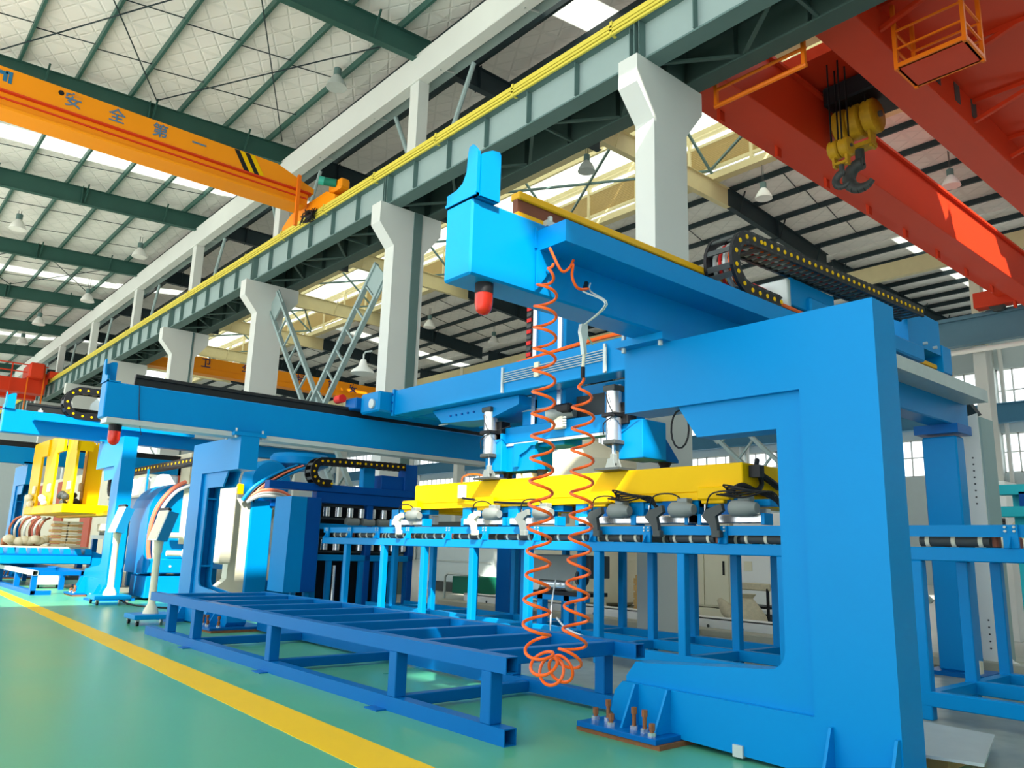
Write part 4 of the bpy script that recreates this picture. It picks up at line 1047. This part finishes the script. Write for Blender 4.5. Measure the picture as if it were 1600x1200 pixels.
# ============================================================ ROLL MACHINE AT THE END OF THE CONVEYOR
t = thing('roll_machine', 'dark blue roll machine with silver rollers and an energy chain on top', 'machine', (9.3, 15.8, 0))
M().box(7.0, 10.9, 15.75, 16.0, 2.52, 2.68, .01).build('top_channel', NAVY, t)
for x in (8.1, 9.4, 10.55): M().box(x, x + .15, 15.8, 16.0, .0, 2.52, .01).build('post', BLUE if x < 9 else NAVY, t)
M().box(8.1, 10.7, 15.78, 15.98, 2.28, 2.52, .01).build('front_panel', NAVY, t)
M().box(8.1, 10.7, 15.8, 15.95, 1.72, 1.84, .01).build('rail', BLUE, t)
M().box(8.1, 10.7, 15.8, 15.95, 1.05, 1.18, .01).build('rail', BLUE, t)
M().box(8.1, 10.7, 16.4, 16.5, .1, 2.4).build('dark_backing', BLACK, t)
for z, h in ((2.0, .2), (1.28, .22)):
    for k in range(8):
        x = 8.42 + .29 * k
        M().cyl((x, 15.88, z), (x, 15.88, z + h), .075, 14).build('roller', CHR, t, True)
    M().box(8.3, 10.6, 15.95, 16.1, z - .06, z - .02).box(8.3, 10.6, 15.95, 16.1, z + h + .02, z + h + .06).build('roller_carrier', DGREY, t)
for k in range(4): M().cyl((8.9 + .4 * k, 15.85, 1.9), (9.2 + .4 * k, 15.85, 1.9), .09, 12).build('drive_motor', GREY, t, True)
for k in range(6):
    x = 8.5 + .4 * k
    M().box(x, x + .11, 15.82, 15.92, 0, 1.05, .006).build('leg', DBLUE if k % 2 else BLUE, t)
for x in (8.75, 9.55): M().cyl((x, 15.95, .15), (x, 15.95, .95), .035, 8).build('guide_rod', CHR, t)
M().box(8.1, 10.7, 15.8, 16.3, 0, .1).build('base_rail', BLUE, t)
M().box(9.75, 10.75, 15.85, 16.3, 2.68, 3.0, .01).build('control_box', NAVY, t)
M().box(10.35, 10.7, 15.8, 16.1, 2.68, 3.3, .01).build('side_post', NAVY, t)
M().box(9.3, 9.6, 15.9, 16.1, 2.68, 3.3, .01).build('side_post', BLUE, t)
M().prism([(7.35, .42), (7.72, .42), (7.74, 2.36), (7.37, 2.36)], 'y', 15.45, 16.2).build('cabinet_side', BLUE, t)
M().box(7.72, 8.06, 15.45, 16.2, .42, 2.36, .01).build('cabinet_door', NAVY, t)
for x in (7.6, 7.9): M().box(x, x + .1, 15.6, 15.7, 0, .42).build('cabinet_leg', BLUE, t)
ec = energy_chain('energy_chain', 'black energy chain with yellow pins lying over the dark blue roll machine', [(8.4, 2.7), (8.2, 2.7)] + [(8.2 + .24 * math.cos(R_(a)), 2.94 + .24 * math.sin(R_(a))) for a in range(-90, -271, -15)][1:] + [(9.0, 3.2), (10.3, 3.22)], 15.7, 16.0, .17, .14)

# bending press behind the roll machine
t = thing('bending_press', 'blue press with a cream cast edge between the C-post and the roll machine', 'machine', (7.9, 18.6, 0))
M().prism([(7.0, .0), (7.75, 0), (7.75, 2.4), (7.36, 2.4), (7.34, .55), (7.0, .25)], 'y', 18.4, 18.7).build('cast_edge', CREAM, t)
M().box(7.75, 8.3, 18.35, 19.2, 0, 2.38, .03).build('body', BLUE, t)
M().box(8.3, 9.6, 18.7, 19.3, 0, .5, .05).build('base_drum', BLUE, t)
M().cyl((8.65, 18.55, .35), (8.65, 18.55, 1.75), .16, 16).build('pillar', BLUE, t, True)
M().box(8.2, 9.6, 18.3, 18.9, 2.25, 2.42, .01).build('head_beam', NAVY, t)
M().box(8.5, 9.5, 18.45, 18.6, 1.55, 1.63).build('cross_rail', GALV, t)
M().box(8.6, 8.85, 18.45, 18.75, 1.66, 1.92, .02).box(8.95, 9.25, 18.4, 18.7, 1.75, 1.95, .02).build('valve_block', WHITE, t)
M().box(8.95, 9.25, 18.5, 18.8, .5, 1.1, .02).build('gearbox', RUST, t)
M().box(9.0, 9.15, 18.45, 18.5, .1, .55).build('conduit', WHITE, t)
M().lathe((8.5, 19.0, 2.9), (0, 1, 0), [(.02, 0), (.5, .02), (.55, .1), (.55, .6), (.5, .65)], 24).build('drum', BLUE, t, True)
M().lathe((9.5, 19.6, 3.3), (0, 0, 1), [(.5, 0), (.75, .12), (.78, .3), (.7, .4)], 24).build('round_hopper', BLUE, t, True)
for i, (m_, dx) in enumerate(((BLUE, 0), (BLACK, .08), (PINK, .16), (BLACK, .24), (BLUE, .3))):
    M().tube(catmull([(7.5 + dx, 18.3, 2.35), (7.75 + dx, 18.25, 2.7), (8.3 + dx, 18.3, 3.05), (8.9 + dx, 18.5, 3.3)], 5), .045, 7).build('hose', m_, t, True)
for i, m_ in enumerate((PINK, GALV, GALV)):
    M().tube(catmull([(7.6, 18.3, 2.38 - .03 * i), (7.9, 18.2, 2.6 - .06 * i), (8.4, 18.25, 2.62 - .07 * i), (8.8, 18.3, 2.45 - .05 * i)], 5), .045, 7).build('hose', m_, t, True)
M().box(6.95, 7.25, 18.0, 18.3, .9, 2.65, .03).build('cream_cover', CREAM, t)
M().cyl((7.4, 18.9, 2.6), (7.4, 18.9, 3.1), .2, 14).build('oil_tank', BLUE, t, True)
M().box(7.45, 7.6, 18.5, 18.6, 2.5, 2.75, .02).build('oil_filter', YEL, t)
# rounded welding cell left of the C-post
t = thing('welding_cell', 'light blue rounded machine cover with a salmon hose, left of the second C-post', 'machine', (6.3, 20.5, 0))
prof = [(5.95, .6)] + [(5.95, 1.9)] + [(6.65 - .7 * math.cos(R_(a)), 2.0 + .75 * math.sin(R_(a))) for a in range(10, 91, 16)] + [(7.4, 2.75), (7.4, .6)]
M().prism(prof, 'y', 20.0, 21.4).build('cover', BLUE, t)
M().box(6.7, 6.95, 19.95, 20.0, 1.3, 2.65, .01).build('cream_strip', CREAM, t)
M().tube(catmull([(6.2, 19.9, .5), (6.0, 19.9, 1.2), (6.05, 19.9, 2.0), (6.35, 19.9, 2.55), (6.7, 19.9, 2.8)], 6), .05, 8).build('hose', PINK, t, True)
M().tube(catmull([(6.3, 19.88, .5), (6.12, 19.88, 1.2), (6.17, 19.88, 2.0), (6.45, 19.88, 2.5), (6.8, 19.88, 2.72)], 6), .04, 8).build('hose', WHITE, t, True)
M().box(6.0, 7.5, 19.8, 21, .05, .55, .02).box(6.0, 7.4, 19.75, 20.6, .62, .95, .02).build('base_block', BLUE, t)
for z in (.78, 1.2): M().cyl((6.4, 19.8, z + .3), (7.1, 19.8, z + .3), .07, 10).ball((6.85, 19.75, z + .3), .14).build('valve', CREAM, t, True)
for k in range(3): M().cyl((6.2 + .3 * k, 19.74, .78), (6.2 + .3 * k, 19.76, .78), .03, 8).build('bolt', GALV, t)
# grey-blue box girder with chains behind it
t = thing('side_girder', 'grey-blue box girder between the two left C-posts, chains on top', 'girder', (7.2, 24, 1.9))
M().box(6.6, 7.1, 21.6, 25.9, 1.85, 2.5, .01).build('box_girder', mat('grey_blue_paint', rgb(112, 156, 206), .4), t)
M().box(6.5, 7.2, 21.6, 25.9, 2.5, 2.56).build('cover_strip', GALV, t)
for y in (22.5, 25.4): M().box(6.65, 7.05, y, y + .3, 0, 1.85, .01).build('leg', BLUE, t)
for k in range(3):
    M().box(6.75, 7.2, 22.0 + 1.3 * k, 22.9 + 1.3 * k, 2.56, 3.1, .05).build('white_box', WHITE, t)
M().box(6.4, 6.44, 22, 22.06, 2.5, 3.2).box(6.4, 6.44, 24.2, 24.26, 2.5, 3.2).build('stay', BLUE, t)
def side_chain(x, y0, y1, z, label):
    t = thing('energy_chain', label, 'energy chain', (x, y0, z))
    path = [(y0, z), (y1, z)] + [(y1 + .3 * math.cos(R_(a)), z - .3 + .3 * math.sin(R_(a))) for a in range(90, -91, -20)] + [(y1 - 2, z - .6)]
    pts = [(x, a, b) for a, b in path]
    mb = M()
    for p, q in zip(pts, pts[1:]): mb.bar(p, q, .3, .16, up=(0, 0, 1) if abs(q[1] - p[1]) > .05 else (0, 1, 0))
    mb.build('chain_body', BLACK, t)
    for k in range(int((y1 - y0) / .28)): M().cyl((x - .16, y0 + .28 * k, z), (x - .15, y0 + .28 * k, z), .035, 6).build('link_pin', YEL, t)
side_chain(7.0, 18.5, 27.2, 3.35, 'thin dark energy chain with a row of yellow dots behind the second C-post')

# ============================================================ CONTROL PENDANTS
def pendant(x, y, s, label):
    t = thing('control_pendant', label, 'control panel', (x, y, 0), 'control pendants on wheels')
    M().box(x - .34 * s, x + .34 * s, y - .3 * s, y + .3 * s, .1 * s, .18 * s, .01).build('base', BLUE, t)
    for a in (-.27, .27):
        for b in (-.24, .24):
            c = M().cyl((x + a * s - .02, y + b * s, .04 * s), (x + a * s + .02, y + b * s, .04 * s), .04 * s, 12).build('caster', BLACK if a < 0 else WHITE, t, True)
            M().box(x + a * s - .03, x + a * s + .03, y + b * s - .02, y + b * s + .02, .06 * s, .1 * s).build('caster_fork', GALV, c)
    M().lathe((x, y, .18 * s), (0, 0, 1), [(.13 * s, 0), (.12 * s, .05 * s), (.085 * s, .12 * s), (.062 * s, .16 * s), (.058 * s, 1.0 * s), (.072 * s, 1.02 * s), (.072 * s, 1.14 * s), (.08 * s, 1.16 * s), (.08 * s, 1.25 * s)], 16).build('column', CREAM, t, True)
    P = [(-.12, 1.42), (.05, 1.39), (.2, 1.88), (.03, 1.92)]
    M().prism([(x + a * s, b * s) for a, b in P], 'y', y - .28 * s, y + .2 * s).build('housing', mat('pendant_blue', rgb(20, 120, 170), .4), t)
    d = Vector((.15, 0, .5)).normalized(); n = Vector((-.5, 0, .15)).normalized()
    c = Vector((x - .045 * s, y - .04 * s, 1.67 * s)) + n * .004
    M().obox(c, d, Vector((0, 1, 0)), n, .275 * s, .235 * s, .012).build('front_panel', WHITE, t)
    M().obox(c + n * .014, d, Vector((0, 1, 0)), n, .25 * s, .2 * s, .004).build('screen_sheet', CREAM, t)
    M().obox(c + d * .285 * s, d, Vector((0, 1, 0)), n, .02, .25 * s, .03).build('top_trim', BLACK, t)
pendant(4.5, 14.38, 0.98, 'grey control pendant on a wheeled stand beside the rack end, nearer of the two')
pendant(5.05, 19.0, 1.08, 'white-faced control pendant on a wheeled stand in front of the left C-post')
t = thing('floor_cable', 'black cable lying on the floor by the farther control pendant', 'cable', (5.5, 18.5, 0))
M().tube(catmull([(5.2, 18.8, .12), (5.35, 18.5, .02), (5.6, 17.6, .02), (6.2, 17.2, .02), (6.6, 17.6, .02)], 6), .02, 6).build('cable', BLACK, t, True)

# ============================================================ YELLOW FORK LIFTER
t = thing('fork_lifter', 'bright yellow fork lifter of tall flat uprights at the left', 'lifter', (5.6, 27.5, 2.1))
for x, y0, y1, zt in ((5.14, 28.8, 30.16, 4.35), (5.2, 27.0, 28.36, 4.37), (5.3, 24.95, 26.2, 4.31), (5.75, 25.6, 26.0, 4.3)):
    M().prism([(y0, 2.1), (y1, 2.1), (y1, zt - .06), (y1 - .06, zt), (y0, zt), (y0 - (.8 if y0 > 26.5 else .0), zt), (y0 - (.8 if y0 > 26.5 else .0), zt - .5), (y0, zt - .5)] if y0 > 26.5 else [(y0, 2.1), (y1, 2.1), (y1, zt - .06), (y1 - .06, zt), (y0, zt)], 'x', x, x + .07).build('upright', YEL, t)
    if y0 < 26.5: M().box(x, x + .42, y0, y0 + .06, 2.1 if x > 5.5 else zt - .5, zt).build('upright_flange', YEL, t)
    u = M().box(x - .06, x, y0 + .15, y0 + .45, 2.7, 2.95, .02).build('sensor_box', CREAM, t)
    mb = M()
    for k in range(4): mb.ball((x - .1, y0 + .2 + .2 * k, 2.45 + random.uniform(-.15, .15)), random.uniform(.06, .12), 8)
    mb.build('clamp_fittings', CREAM if y0 > 26.5 else DGREY, u, True)
M().box(5.1, 6.4, 24.9, 30.2, 2.05, 2.3, .02).build('bottom_plate', YEL, t)
M().box(6.0, 6.4, 21.5, 30.0, 2.0, 2.14, .01).build('boom', YEL, t)

# ============================================================ LEFT: BED, SECOND RACK, BINS
t = thing('welding_bed', 'light blue toothed bed in front of the left C-post', 'bed', (5.0, 26.6, .6))
M().box(3.2, 6.3, 26.0, 26.6, .62, .86, .02).build('bed_beam', BLUE, t)
M().box(3.2, 6.3, 26.0, 29.2, .86, .9).build('bed_plate', DBLUE, t)
for k in range(11): M().prism([(3.3 + .28 * k, .9), (3.5 + .28 * k, .9), (3.46 + .28 * k, 1.06), (3.3 + .28 * k, 1.06)], 'y', 26.0, 26.5).build('tooth', BLUE, t)
M().box(3.2, 6.3, 26.5, 29.2, 1.06, 1.1).build('dusty_top', SACK, t)
M().prism([(6.3, .5), (6.9, .35), (6.9, .8), (6.3, 1.0)], 'y', 26.05, 26.5).build('end_bracket', BLUE, t)
for x in (3.3, 6.0): M().box(x, x + .15, 26.3, 26.6, 0, .62).build('leg', DBLUE, t)
for i in range(9):
    for j in range(2):
        q = thing('timber', '%s timber batten in the %s stack on the toothed bed, %s from the bottom' % ('brown' if i % 2 else 'cream', ('left', 'right')[j], ('first', 'second', 'third', 'fourth', 'fifth', 'sixth', 'seventh', 'eighth', 'ninth')[i]), 'timber', (5.6 + .42 * j, 27.4, 1.12 + .085 * i), 'timber battens on the bed')
        M().box(5.42 + .42 * j + random.uniform(-.03, .03), 5.8 + .42 * j, 27.2, 27.7, 1.1 + .085 * i, 1.1 + .085 * i + .07, .005).build('batten', WOOD if i % 2 else CREAM, q)
t = thing('fittings_heap', 'heap of pale sacks and bent pipes on the toothed bed', 'heap', (4.6, 27.4, 1.1))
mb = M()
for k in range(8): mb.ball((4.35 + .13 * k, 27.4 + random.uniform(-.2, .2), 1.2 + random.uniform(0, .1)), .16, 8, .8)
mb.build('sacks', CREAM, t, True)
for k in range(7):
    x = 4.45 + .13 * k
    M().tube(catmull([(x, 27.9, 1.3), (x - .04, 27.85, 1.6), (x + .05, 27.8, 1.85), (x + .2, 27.8, 1.95)], 5), .035, 7).build('bent_pipe', GALV if k % 2 else BROWN, t, True)
M().box(4.3, 5.3, 27.9, 28.3, 1.1, 1.3, .02).build('tray', RUST, t)
t = thing('steel_rack', 'blue steel rack whose end shows at the left edge by the yellow line', 'rack', (4.6, 26, 0))
for z in (.0, .46): sq(M(), 'y', 22.3, 31.0, 4.15, 4.27, z, z + .11).build('rail', GALV if z else DBLUE, t)
sq(M(), 'y', 22.3, 31.0, 5.2, 5.32, .46, .57).build('rail', DBLUE, t)
for y in (22.42, 24.5, 27, 29.5): M().box(4.15, 4.27, y - .1, y + .02, .11, .46).box(5.2, 5.32, y - .1, y + .02, 0, .46).build('leg', DBLUE, t)
for y in (22.4, 25, 28): M().box(4.27, 5.2, y - .05, y + .05, .46, .56).build('cross_bar', DBLUE, t)
M().box(4.27, 4.6, 22.3, 22.4, 0, .1).build('foot', DBLUE, t)
t = thing('bin', 'grey sheet metal bin on the floor under the toothed bed', 'bin', (5.3, 25.3, 0))
M().prism([(4.75, .1), (5.4, .1), (5.46, .5), (4.72, .5)], 'y', 25.0, 25.5).build('body', GALV, t)
M().box(4.7, 5.48, 24.98, 25.52, .49, .52).build('rim', WHITE, t)
for x in (4.85, 5.3): M().cyl((x, 25.2, .05), (x + .03, 25.2, .05), .05, 10).build('caster', BLACK, t, True)
t = thing('bin', 'dark open tray on the floor beside the grey bin', 'bin', (6.0, 26.0, 0))
M().box(5.55, 6.3, 25.6, 26.2, .2, .5, .01).build('body', DGREY, t)
M().box(5.5, 6.35, 25.5, 26.25, .08, .2).build('skid', GALV, t)
# second conveyor far left behind the posts
t = thing('roller_conveyor', 'distant blue conveyor frame behind the left C-post and pendants', 'conveyor', (8.4, 24, 0))
for x in (7.4, 8.8):
    for z in (.62, 1.35): M().box(x, x + .14, 21.6, 31, z, z + .13).build('rail', GALV if z > 1 else BLUE, t)
    for k in range(7): M().box(x, x + .16, 21.7 + 1.5 * k, 21.9 + 1.5 * k, 0, 1.35, .01).build('leg', BLUE if k % 2 else DBLUE, t)
for k in range(12): M().cyl((7.4, 21.8 + .75 * k, 1.55), (8.8, 21.8 + .75 * k, 1.55), .07, 10).build('roller', GALV, t, True)
for k in range(5): M().box(7.2, 7.6, 21.8 + 1.8 * k, 22.4 + 1.8 * k, 1.6, 1.85, .03).build('clamp_head', CREAM, t)

# ============================================================ BEHIND THE CONVEYOR
t = thing('pedestal', 'dark blue pedestal of the second beam, seen between the conveyor legs', 'gantry post', (11.5, 13.1, 0))
M().box(11.2, 11.85, 12.9, 13.36, .05, 3.05, .02).build('post', DBLUE, t)
M().box(11.0, 12.0, 12.7, 13.5, 0, .05).build('foot_plate', DBLUE, t)
M().box(11.1, 11.95, 12.85, 13.45, 3.05, 3.12).build('cap_plate', DBLUE, t)
t = thing('tank', 'big cream tank with a conical top behind the lifting head', 'tank', (15.2, 14.0, 0))
M().lathe((15.2, 14.5, .1), (0, 0, 1), [(1.1, 0), (1.35, .12), (1.35, 3.6), (1.25, 3.7), (.4, 4.1), (.3, 4.15), (.3, 4.25)], 32).build('shell', CREAM, t, True)
for z in (1.2, 2.4): M().lathe((15.2, 14.5, z), (0, 0, 1), [(1.355, 0), (1.355, .03)], 32).build('weld_band', CREAM, t)
M().box(14.2, 16.2, 13.0, 15.0, 0, .1).build('plinth', CONC2, t)
for a in range(4): M().box(15.2 + 1.2 * math.cos(a * 1.57 + .8) - .05, 15.2 + 1.2 * math.cos(a * 1.57 + .8) + .05, 14 + 1.2 * math.sin(a * 1.57 + .8) - .05, 14 + 1.2 * math.sin(a * 1.57 + .8) + .05, .1, .4).build('lug', CREAM, t)
t = thing('electric_cabinet', 'cream electric cabinet with black 1 and a red lightning sign', 'cabinet', (15.4, 10.6, 0))
M().box(15.0, 15.8, 10.05, 11.35, .3, 2.45, .01).build('body', CREAM, t)
M().box(15.0, 15.8, 10.05, 11.35, 0, .28, .01).build('plinth', CREAM, t)
for y0, y1 in ((10.08, 10.68), (10.72, 11.32)):
    d = M().box(14.975, 15.0, y0, y1, .34, 2.42, .005).build('door', CREAM, t)
    M().box(14.95, 14.975, y1 - .07, y1 - .04, 1.5, 1.7).build('handle', BLACK, d)
text('lettering', '1', .42, TXTK, t, (14.968, 10.2, 1.12), (0, -1, 0), (0, 0, 1))
sg = M().box(14.962, 14.974, 10.76, 11.2, 1.75, 2.3).build('warning_sign', WHITE, t)
M().prism([(10.9, 1.82), (11.04, 2.04), (10.97, 2.04), (11.02, 2.24), (10.88, 2.0), (10.95, 2.0)], 'x', 14.955, 14.962).build('lightning_mark', RMARK, sg)
t = thing('electric_cabinet', 'plain white cabinet right of the cream cabinet', 'cabinet', (15.4, 9.2, 0))
M().box(15.0, 15.8, 8.5, 9.95, .25, 2.3, .01).build('body', WHITE, t)
M().box(15.0, 15.8, 8.5, 9.95, 0, .25).build('plinth', DGREY, t)
for y0, y1 in ((8.53, 8.98), (9.01, 9.92)): M().box(14.98, 15.0, y0, y1, .3, 2.26, .005).build('door', WHITE, t)
M().box(14.97, 14.98, 9.5, 9.7, 1.1, 1.3).build('paper_label', CREAM, t)
t = thing('floor_channel', 'long white perforated steel channel lying behind the conveyor', 'channel', (12.6, 9, 0))
M().box(12.4, 12.46, 5.5, 16, .02, .3).box(12.4, 12.7, 5.5, 16, .28, .31).build('channel', WHITE, t)
for k in range(14):
    M().cyl((12.39, 6.0 + .7 * k, .16), (12.40, 6.0 + .7 * k, .16), .03, 8).build('hole', DGREY, t)
t = thing('folding_chair', 'black steel chair with a sack over it by the white cabinet', 'chair', (14.2, 8.9, 0))
for y in (8.5, 9.1):
    M().tube([(13.9, y, 0), (13.9, y, .8), (14.0, y, .85), (14.5, y, .85)], .03, 7).build('leg', BLACK, t, True)
    M().tube([(14.5, y, 0), (14.5, y, .45), (13.9, y, .45)], .03, 7).build('leg', BLACK, t, True)
M().box(13.9, 14.5, 8.5, 9.1, .43, .47, .01).build('seat', BLACK, t)
M().box(13.88, 13.95, 8.45, 9.15, .76, .9, .03).build('back_pad', SACK, t)
t = thing('sack', 'pale crumpled sack slumped against the black chair', 'sack', (13.6, 8.7, 0))
M().lathe((13.6, 8.75, 0), (0, 0, 1), [(.3, 0), (.38, .1), (.34, .3), (.2, .5), (.1, .62), (.16, .7)], 12).build('sack_body', SACK, t, True)
M().lathe((13.5, 9.0, .25), (0, 0.7, .7), [(.12, 0), (.14, .2), (.05, .45)], 9).build('sack_mouth', SACK, t, True)
for (x, y, w, h, lab) in ((14.4, 11.75, .5, .55, 'pale wooden crate on the floor left of the cream cabinet'), (14.9, 12.2, .5, .9, 'taller pale wooden crate beside the cream tank')):
    t = thing('crate', lab, 'crate', (x, y, 0), 'wooden crates behind the conveyor')
    M().box(x - w / 2 + .03, x + w / 2 - .03, y - w / 2 + .03, y + w / 2 - .03, .05, h).build('box', WOOD, t)
    for k in range(int(h / .16)):
        M().box(x - w / 2, x - w / 2 + .03, y - w / 2, y + w / 2, .06 + .16 * k, .19 + .16 * k).build('slat', WOOD, t)
        M().box(x - w / 2, x + w / 2, y - w / 2, y - w / 2 + .03, .06 + .16 * k, .19 + .16 * k).build('slat', WOOD, t)
t = thing('green_box', 'green metal box with a tubular handle behind the conveyor legs', 'box', (13.9, 18.3, 0))
M().box(13.9, 14.8, 17.6, 18.5, .15, .62, .02).build('body', DGREEN, t)
M().tube([(13.8, 18.7, 0), (13.8, 18.7, .6), (13.82, 18.6, .68), (13.82, 17.2, .68)], .035, 7).build('handle', GALV, t, True)
t = thing('machine_cabinet', 'grey-white machine cabinet with dark top behind the conveyor legs', 'cabinet', (16.6, 21, 0))
M().box(16, 17, 19.2, 22.5, .3, 2.0, .02).build('body', WALL, t)
M().box(15.95, 17, 19.1, 22.6, 2.0, 2.25, .01).build('dark_top', DGREY, t)
M().box(15.97, 16, 19.3, 22.4, .95, 1.0).build('trim_strip', GALV, t)
M().box(15.9, 16.1, 19.2, 22.5, 0, .3).build('plinth', DGREY, t)
# drive under the conveyor
t = thing('chain_drive', 'grey chain drive with sheet cover on a blue stand under the conveyor', 'motor', (9.2, 9.25, 0))
M().prism([(9.0, 1.32), (9.05, 1.34), (9.0, .98), (8.94, .95)], 'y', 8.7, 9.85).build('sheet_cover', GREY, t)
M().box(9.05, 9.5, 8.55, 9.8, 1.0, 1.34, .01).build('cover_box', DGREY, t)
M().cyl((9.1, 9.75, .88), (9.1, 9.05, .88), .1, 16).build('motor', CHR, t, True)
M().lathe((9.05, 9.75, .88), (-1, 0, 0), [(.14, 0), (.14, .06), (.08, .08)], 16).build('gearbox', GALV, t, True)
M().cyl((9.05, 8.75, 1.0), (9.05, 8.7, 1.0), .14, 18).build('sprocket', DGREY, t, True)
M().box(8.98, 9.5, 8.6, 9.85, .72, .78).build('base_plate', BLACK, t)
for y in (8.95, 9.55): M().box(9.0, 9.12, y, y + .12, 0, .72).build('stand_leg', BLUE, t)
M().box(9.0, 9.1, 8.6, 9.85, .64, .72).build('stand_rail', BLUE, t)
M().tube(catmull([(8.95, 9.2, .95), (8.92, 9.25, .6), (8.95, 9.3, .2), (9.0, 9.3, .05)], 5), .012, 6).build('power_cable', WHITE, t, True)
t = thing('cable_loop', 'white cable curling on the conveyor base near the coiled hose', 'cable', (8.3, 8.2, .3))
M().tube(catmull([(8.3, 8.5, .45), (8.2, 8.2, .34), (8.15, 7.8, .27), (8.2, 7.5, .26)], 6), .014, 6).build('cable', WHITE, t, True)
# floor ledge behind the conveyor
t = thing('ledge', 'low grey concrete ledge running behind the conveyor', 'ledge', (12, 9, 0))
M().box(11.95, 12.35, 1.5, 16.5, 0, .14, .02).build('slab', CONC2, t)

# ============================================================ RIGHT OF THE FOREGROUND POST
t = thing('steel_post', 'white steel post with curved foot and bolt holes, far right', 'post', (12.1, 4.05, 0))
M().prism([(3.62, .1), (3.8, .16), (3.96, .34), (3.97, 3.45), (4.17, 3.4), (4.2, .2), (4.12, .1), (3.62, .05)], 'x', 12.0, 12.03).build('web_plate', WHITE, t)
M().box(12.03, 12.5, 3.94, 3.98, .05, 3.4).build('side_flange', STEEL, t)
for k in range(8): M().cyl((11.99, 4.07, 2.2 + .09 * k), (12.0, 4.07, 2.2 + .09 * k), .012, 6).build('bolt_hole', DGREY, t)
for k in range(5): M().cyl((11.99, 4.06, .3 + .09 * k), (12.0, 4.06, .3 + .09 * k), .012, 6).build('bolt_hole', DGREY, t)
M().prism([(4.17, 3.4), (3.97, 3.45), (4.2, 3.85), (4.45, 3.85)], 'x', 12.0, 12.2).build('head_bracket', DKST, t)
t = thing('steel_plate', 'loose grey steel plate lying behind the foreground post', 'plate', (6.5, 2.6, 0))
M().prism([(5.75, 2.75), (7.0, 3.05), (6.95, 2.38), (5.9, 2.1)], 'z', .12, .14).build('plate', GALV, t)
M().box(6.1, 6.8, 2.4, 2.8, 0, .12).build('packing_block', WOOD, t)
t = thing('chiller_cabinet', 'narrow white cabinet with a dark louvred grille at the right', 'cabinet', (17.3, 5.6, 0))
M().box(17.0, 17.7, 5.25, 5.85, 0, 2.95, .01).build('body', WHITE, t)
g = M().box(16.97, 17.0, 5.3, 5.78, 1.75, 2.25).build('grille', DGREY, t)
for k in range(7): M().box(16.95, 16.97, 5.3, 5.78, 1.78 + .065 * k, 1.81 + .065 * k).build('louvre', BLACK, g)
M().box(16.98, 17.0, 5.35, 5.42, 2.8, 2.88).build('badge', BLUE, t)
t = thing('cantilever_rack', 'turquoise steel rack arms at the right edge', 'rack', (15, 3.5, 0))
for z in (2.62, 2.28): M().box(14.0, 14.2, 1.0, 4.45, z - .16, z, .01).build('arm', TEAL, t)
for y in (1.2, 4.1): M().box(14.2, 14.4, y, y + .2, 0, 2.62).build('post', TEAL, t)
M().box(14.0, 14.2, 3.9, 4.15, 2.28, 2.5).build('spacer', NAVY, t)
t = thing('tank', 'small horizontal cream tank below the turquoise rack', 'tank', (15.6, 4.4, 0))
M().lathe((15.0, 4.3, 1.75), (1, 0, 0), [(.05, 0), (.35, .1), (.5, .3), (.5, 1.6), (.35, 1.8), (.05, 1.9)], 20).build('shell', CREAM, t, True)
for x in (15.5, 16.3): M().box(x, x + .15, 3.95, 4.65, 0, 1.45).build('saddle', GREY, t)
t = thing('cable_stand', 'thin pole with a red sign and coiled black cables, right of the post', 'pole', (11.6, 4.8, 0))
M().cyl((11.6, 4.95, 0), (11.6, 4.95, 3.0), .02, 8).build('pole', GALV, t)
M().box(11.57, 11.6, 4.92, 5.06, 2.55, 2.85).build('sign', RMARK, t)
M().box(11.6, 11.7, 4.95, 5.25, 2.1, 2.4).build('switch_box', WHITE, t)
M().box(11.4, 11.8, 4.75, 5.3, 0, .03).build('foot', DGREY, t)
mb = M()
for k in range(5):
    mb.tube([(9.9 + .02 * k, 4.25 + .16 * math.cos(a) + .03 * k, 1.62 + .06 * math.sin(a) + .02 * k) for a in [i * .5 for i in range(14)]], .012, 5)
t = thing('cable_coil', 'untidy coil of black cable lying on the short conveyor', 'cable', (9.9, 3.3, 1.5))
mb = M()
for k in range(6):
    mb.tube([(9.0 + .22 * math.cos(a) + .03 * k, 3.05 + .16 * math.sin(a) - .02 * k, 1.66 + .02 * k) for a in [i * .5 for i in range(14)]], .014, 5)
mb.build('coil', BLACK, t, True)
t = thing('cable_loop', 'thin black cable loop hanging from the arm of the foreground C-frame', 'cable', (5.3, 3.9, 2.5))
M().tube([(5.3, 4.0 + .09 * math.sin(a), 2.42 + .16 * math.cos(a)) for a in [i * .42 for i in range(16)]], .008, 6).build('cable', BLACK, t, True)
# enclosure walls far behind, seen under the second beam
t = thing('partition', 'pale partition wall with red-brown panels behind the yellow forks', 'partition', (9.5, 40, 0))
M().box(10.2, 10.35, 30, 62, 0, 4.6).build('wall', CREAM, t)
for k in range(5): M().box(10.1, 10.2, 31 + 6 * k, 33 + 6 * k, .2, 4.4).build('red_panel', mat('red_brown_panel', rgb(190, 96, 76), .7), t)
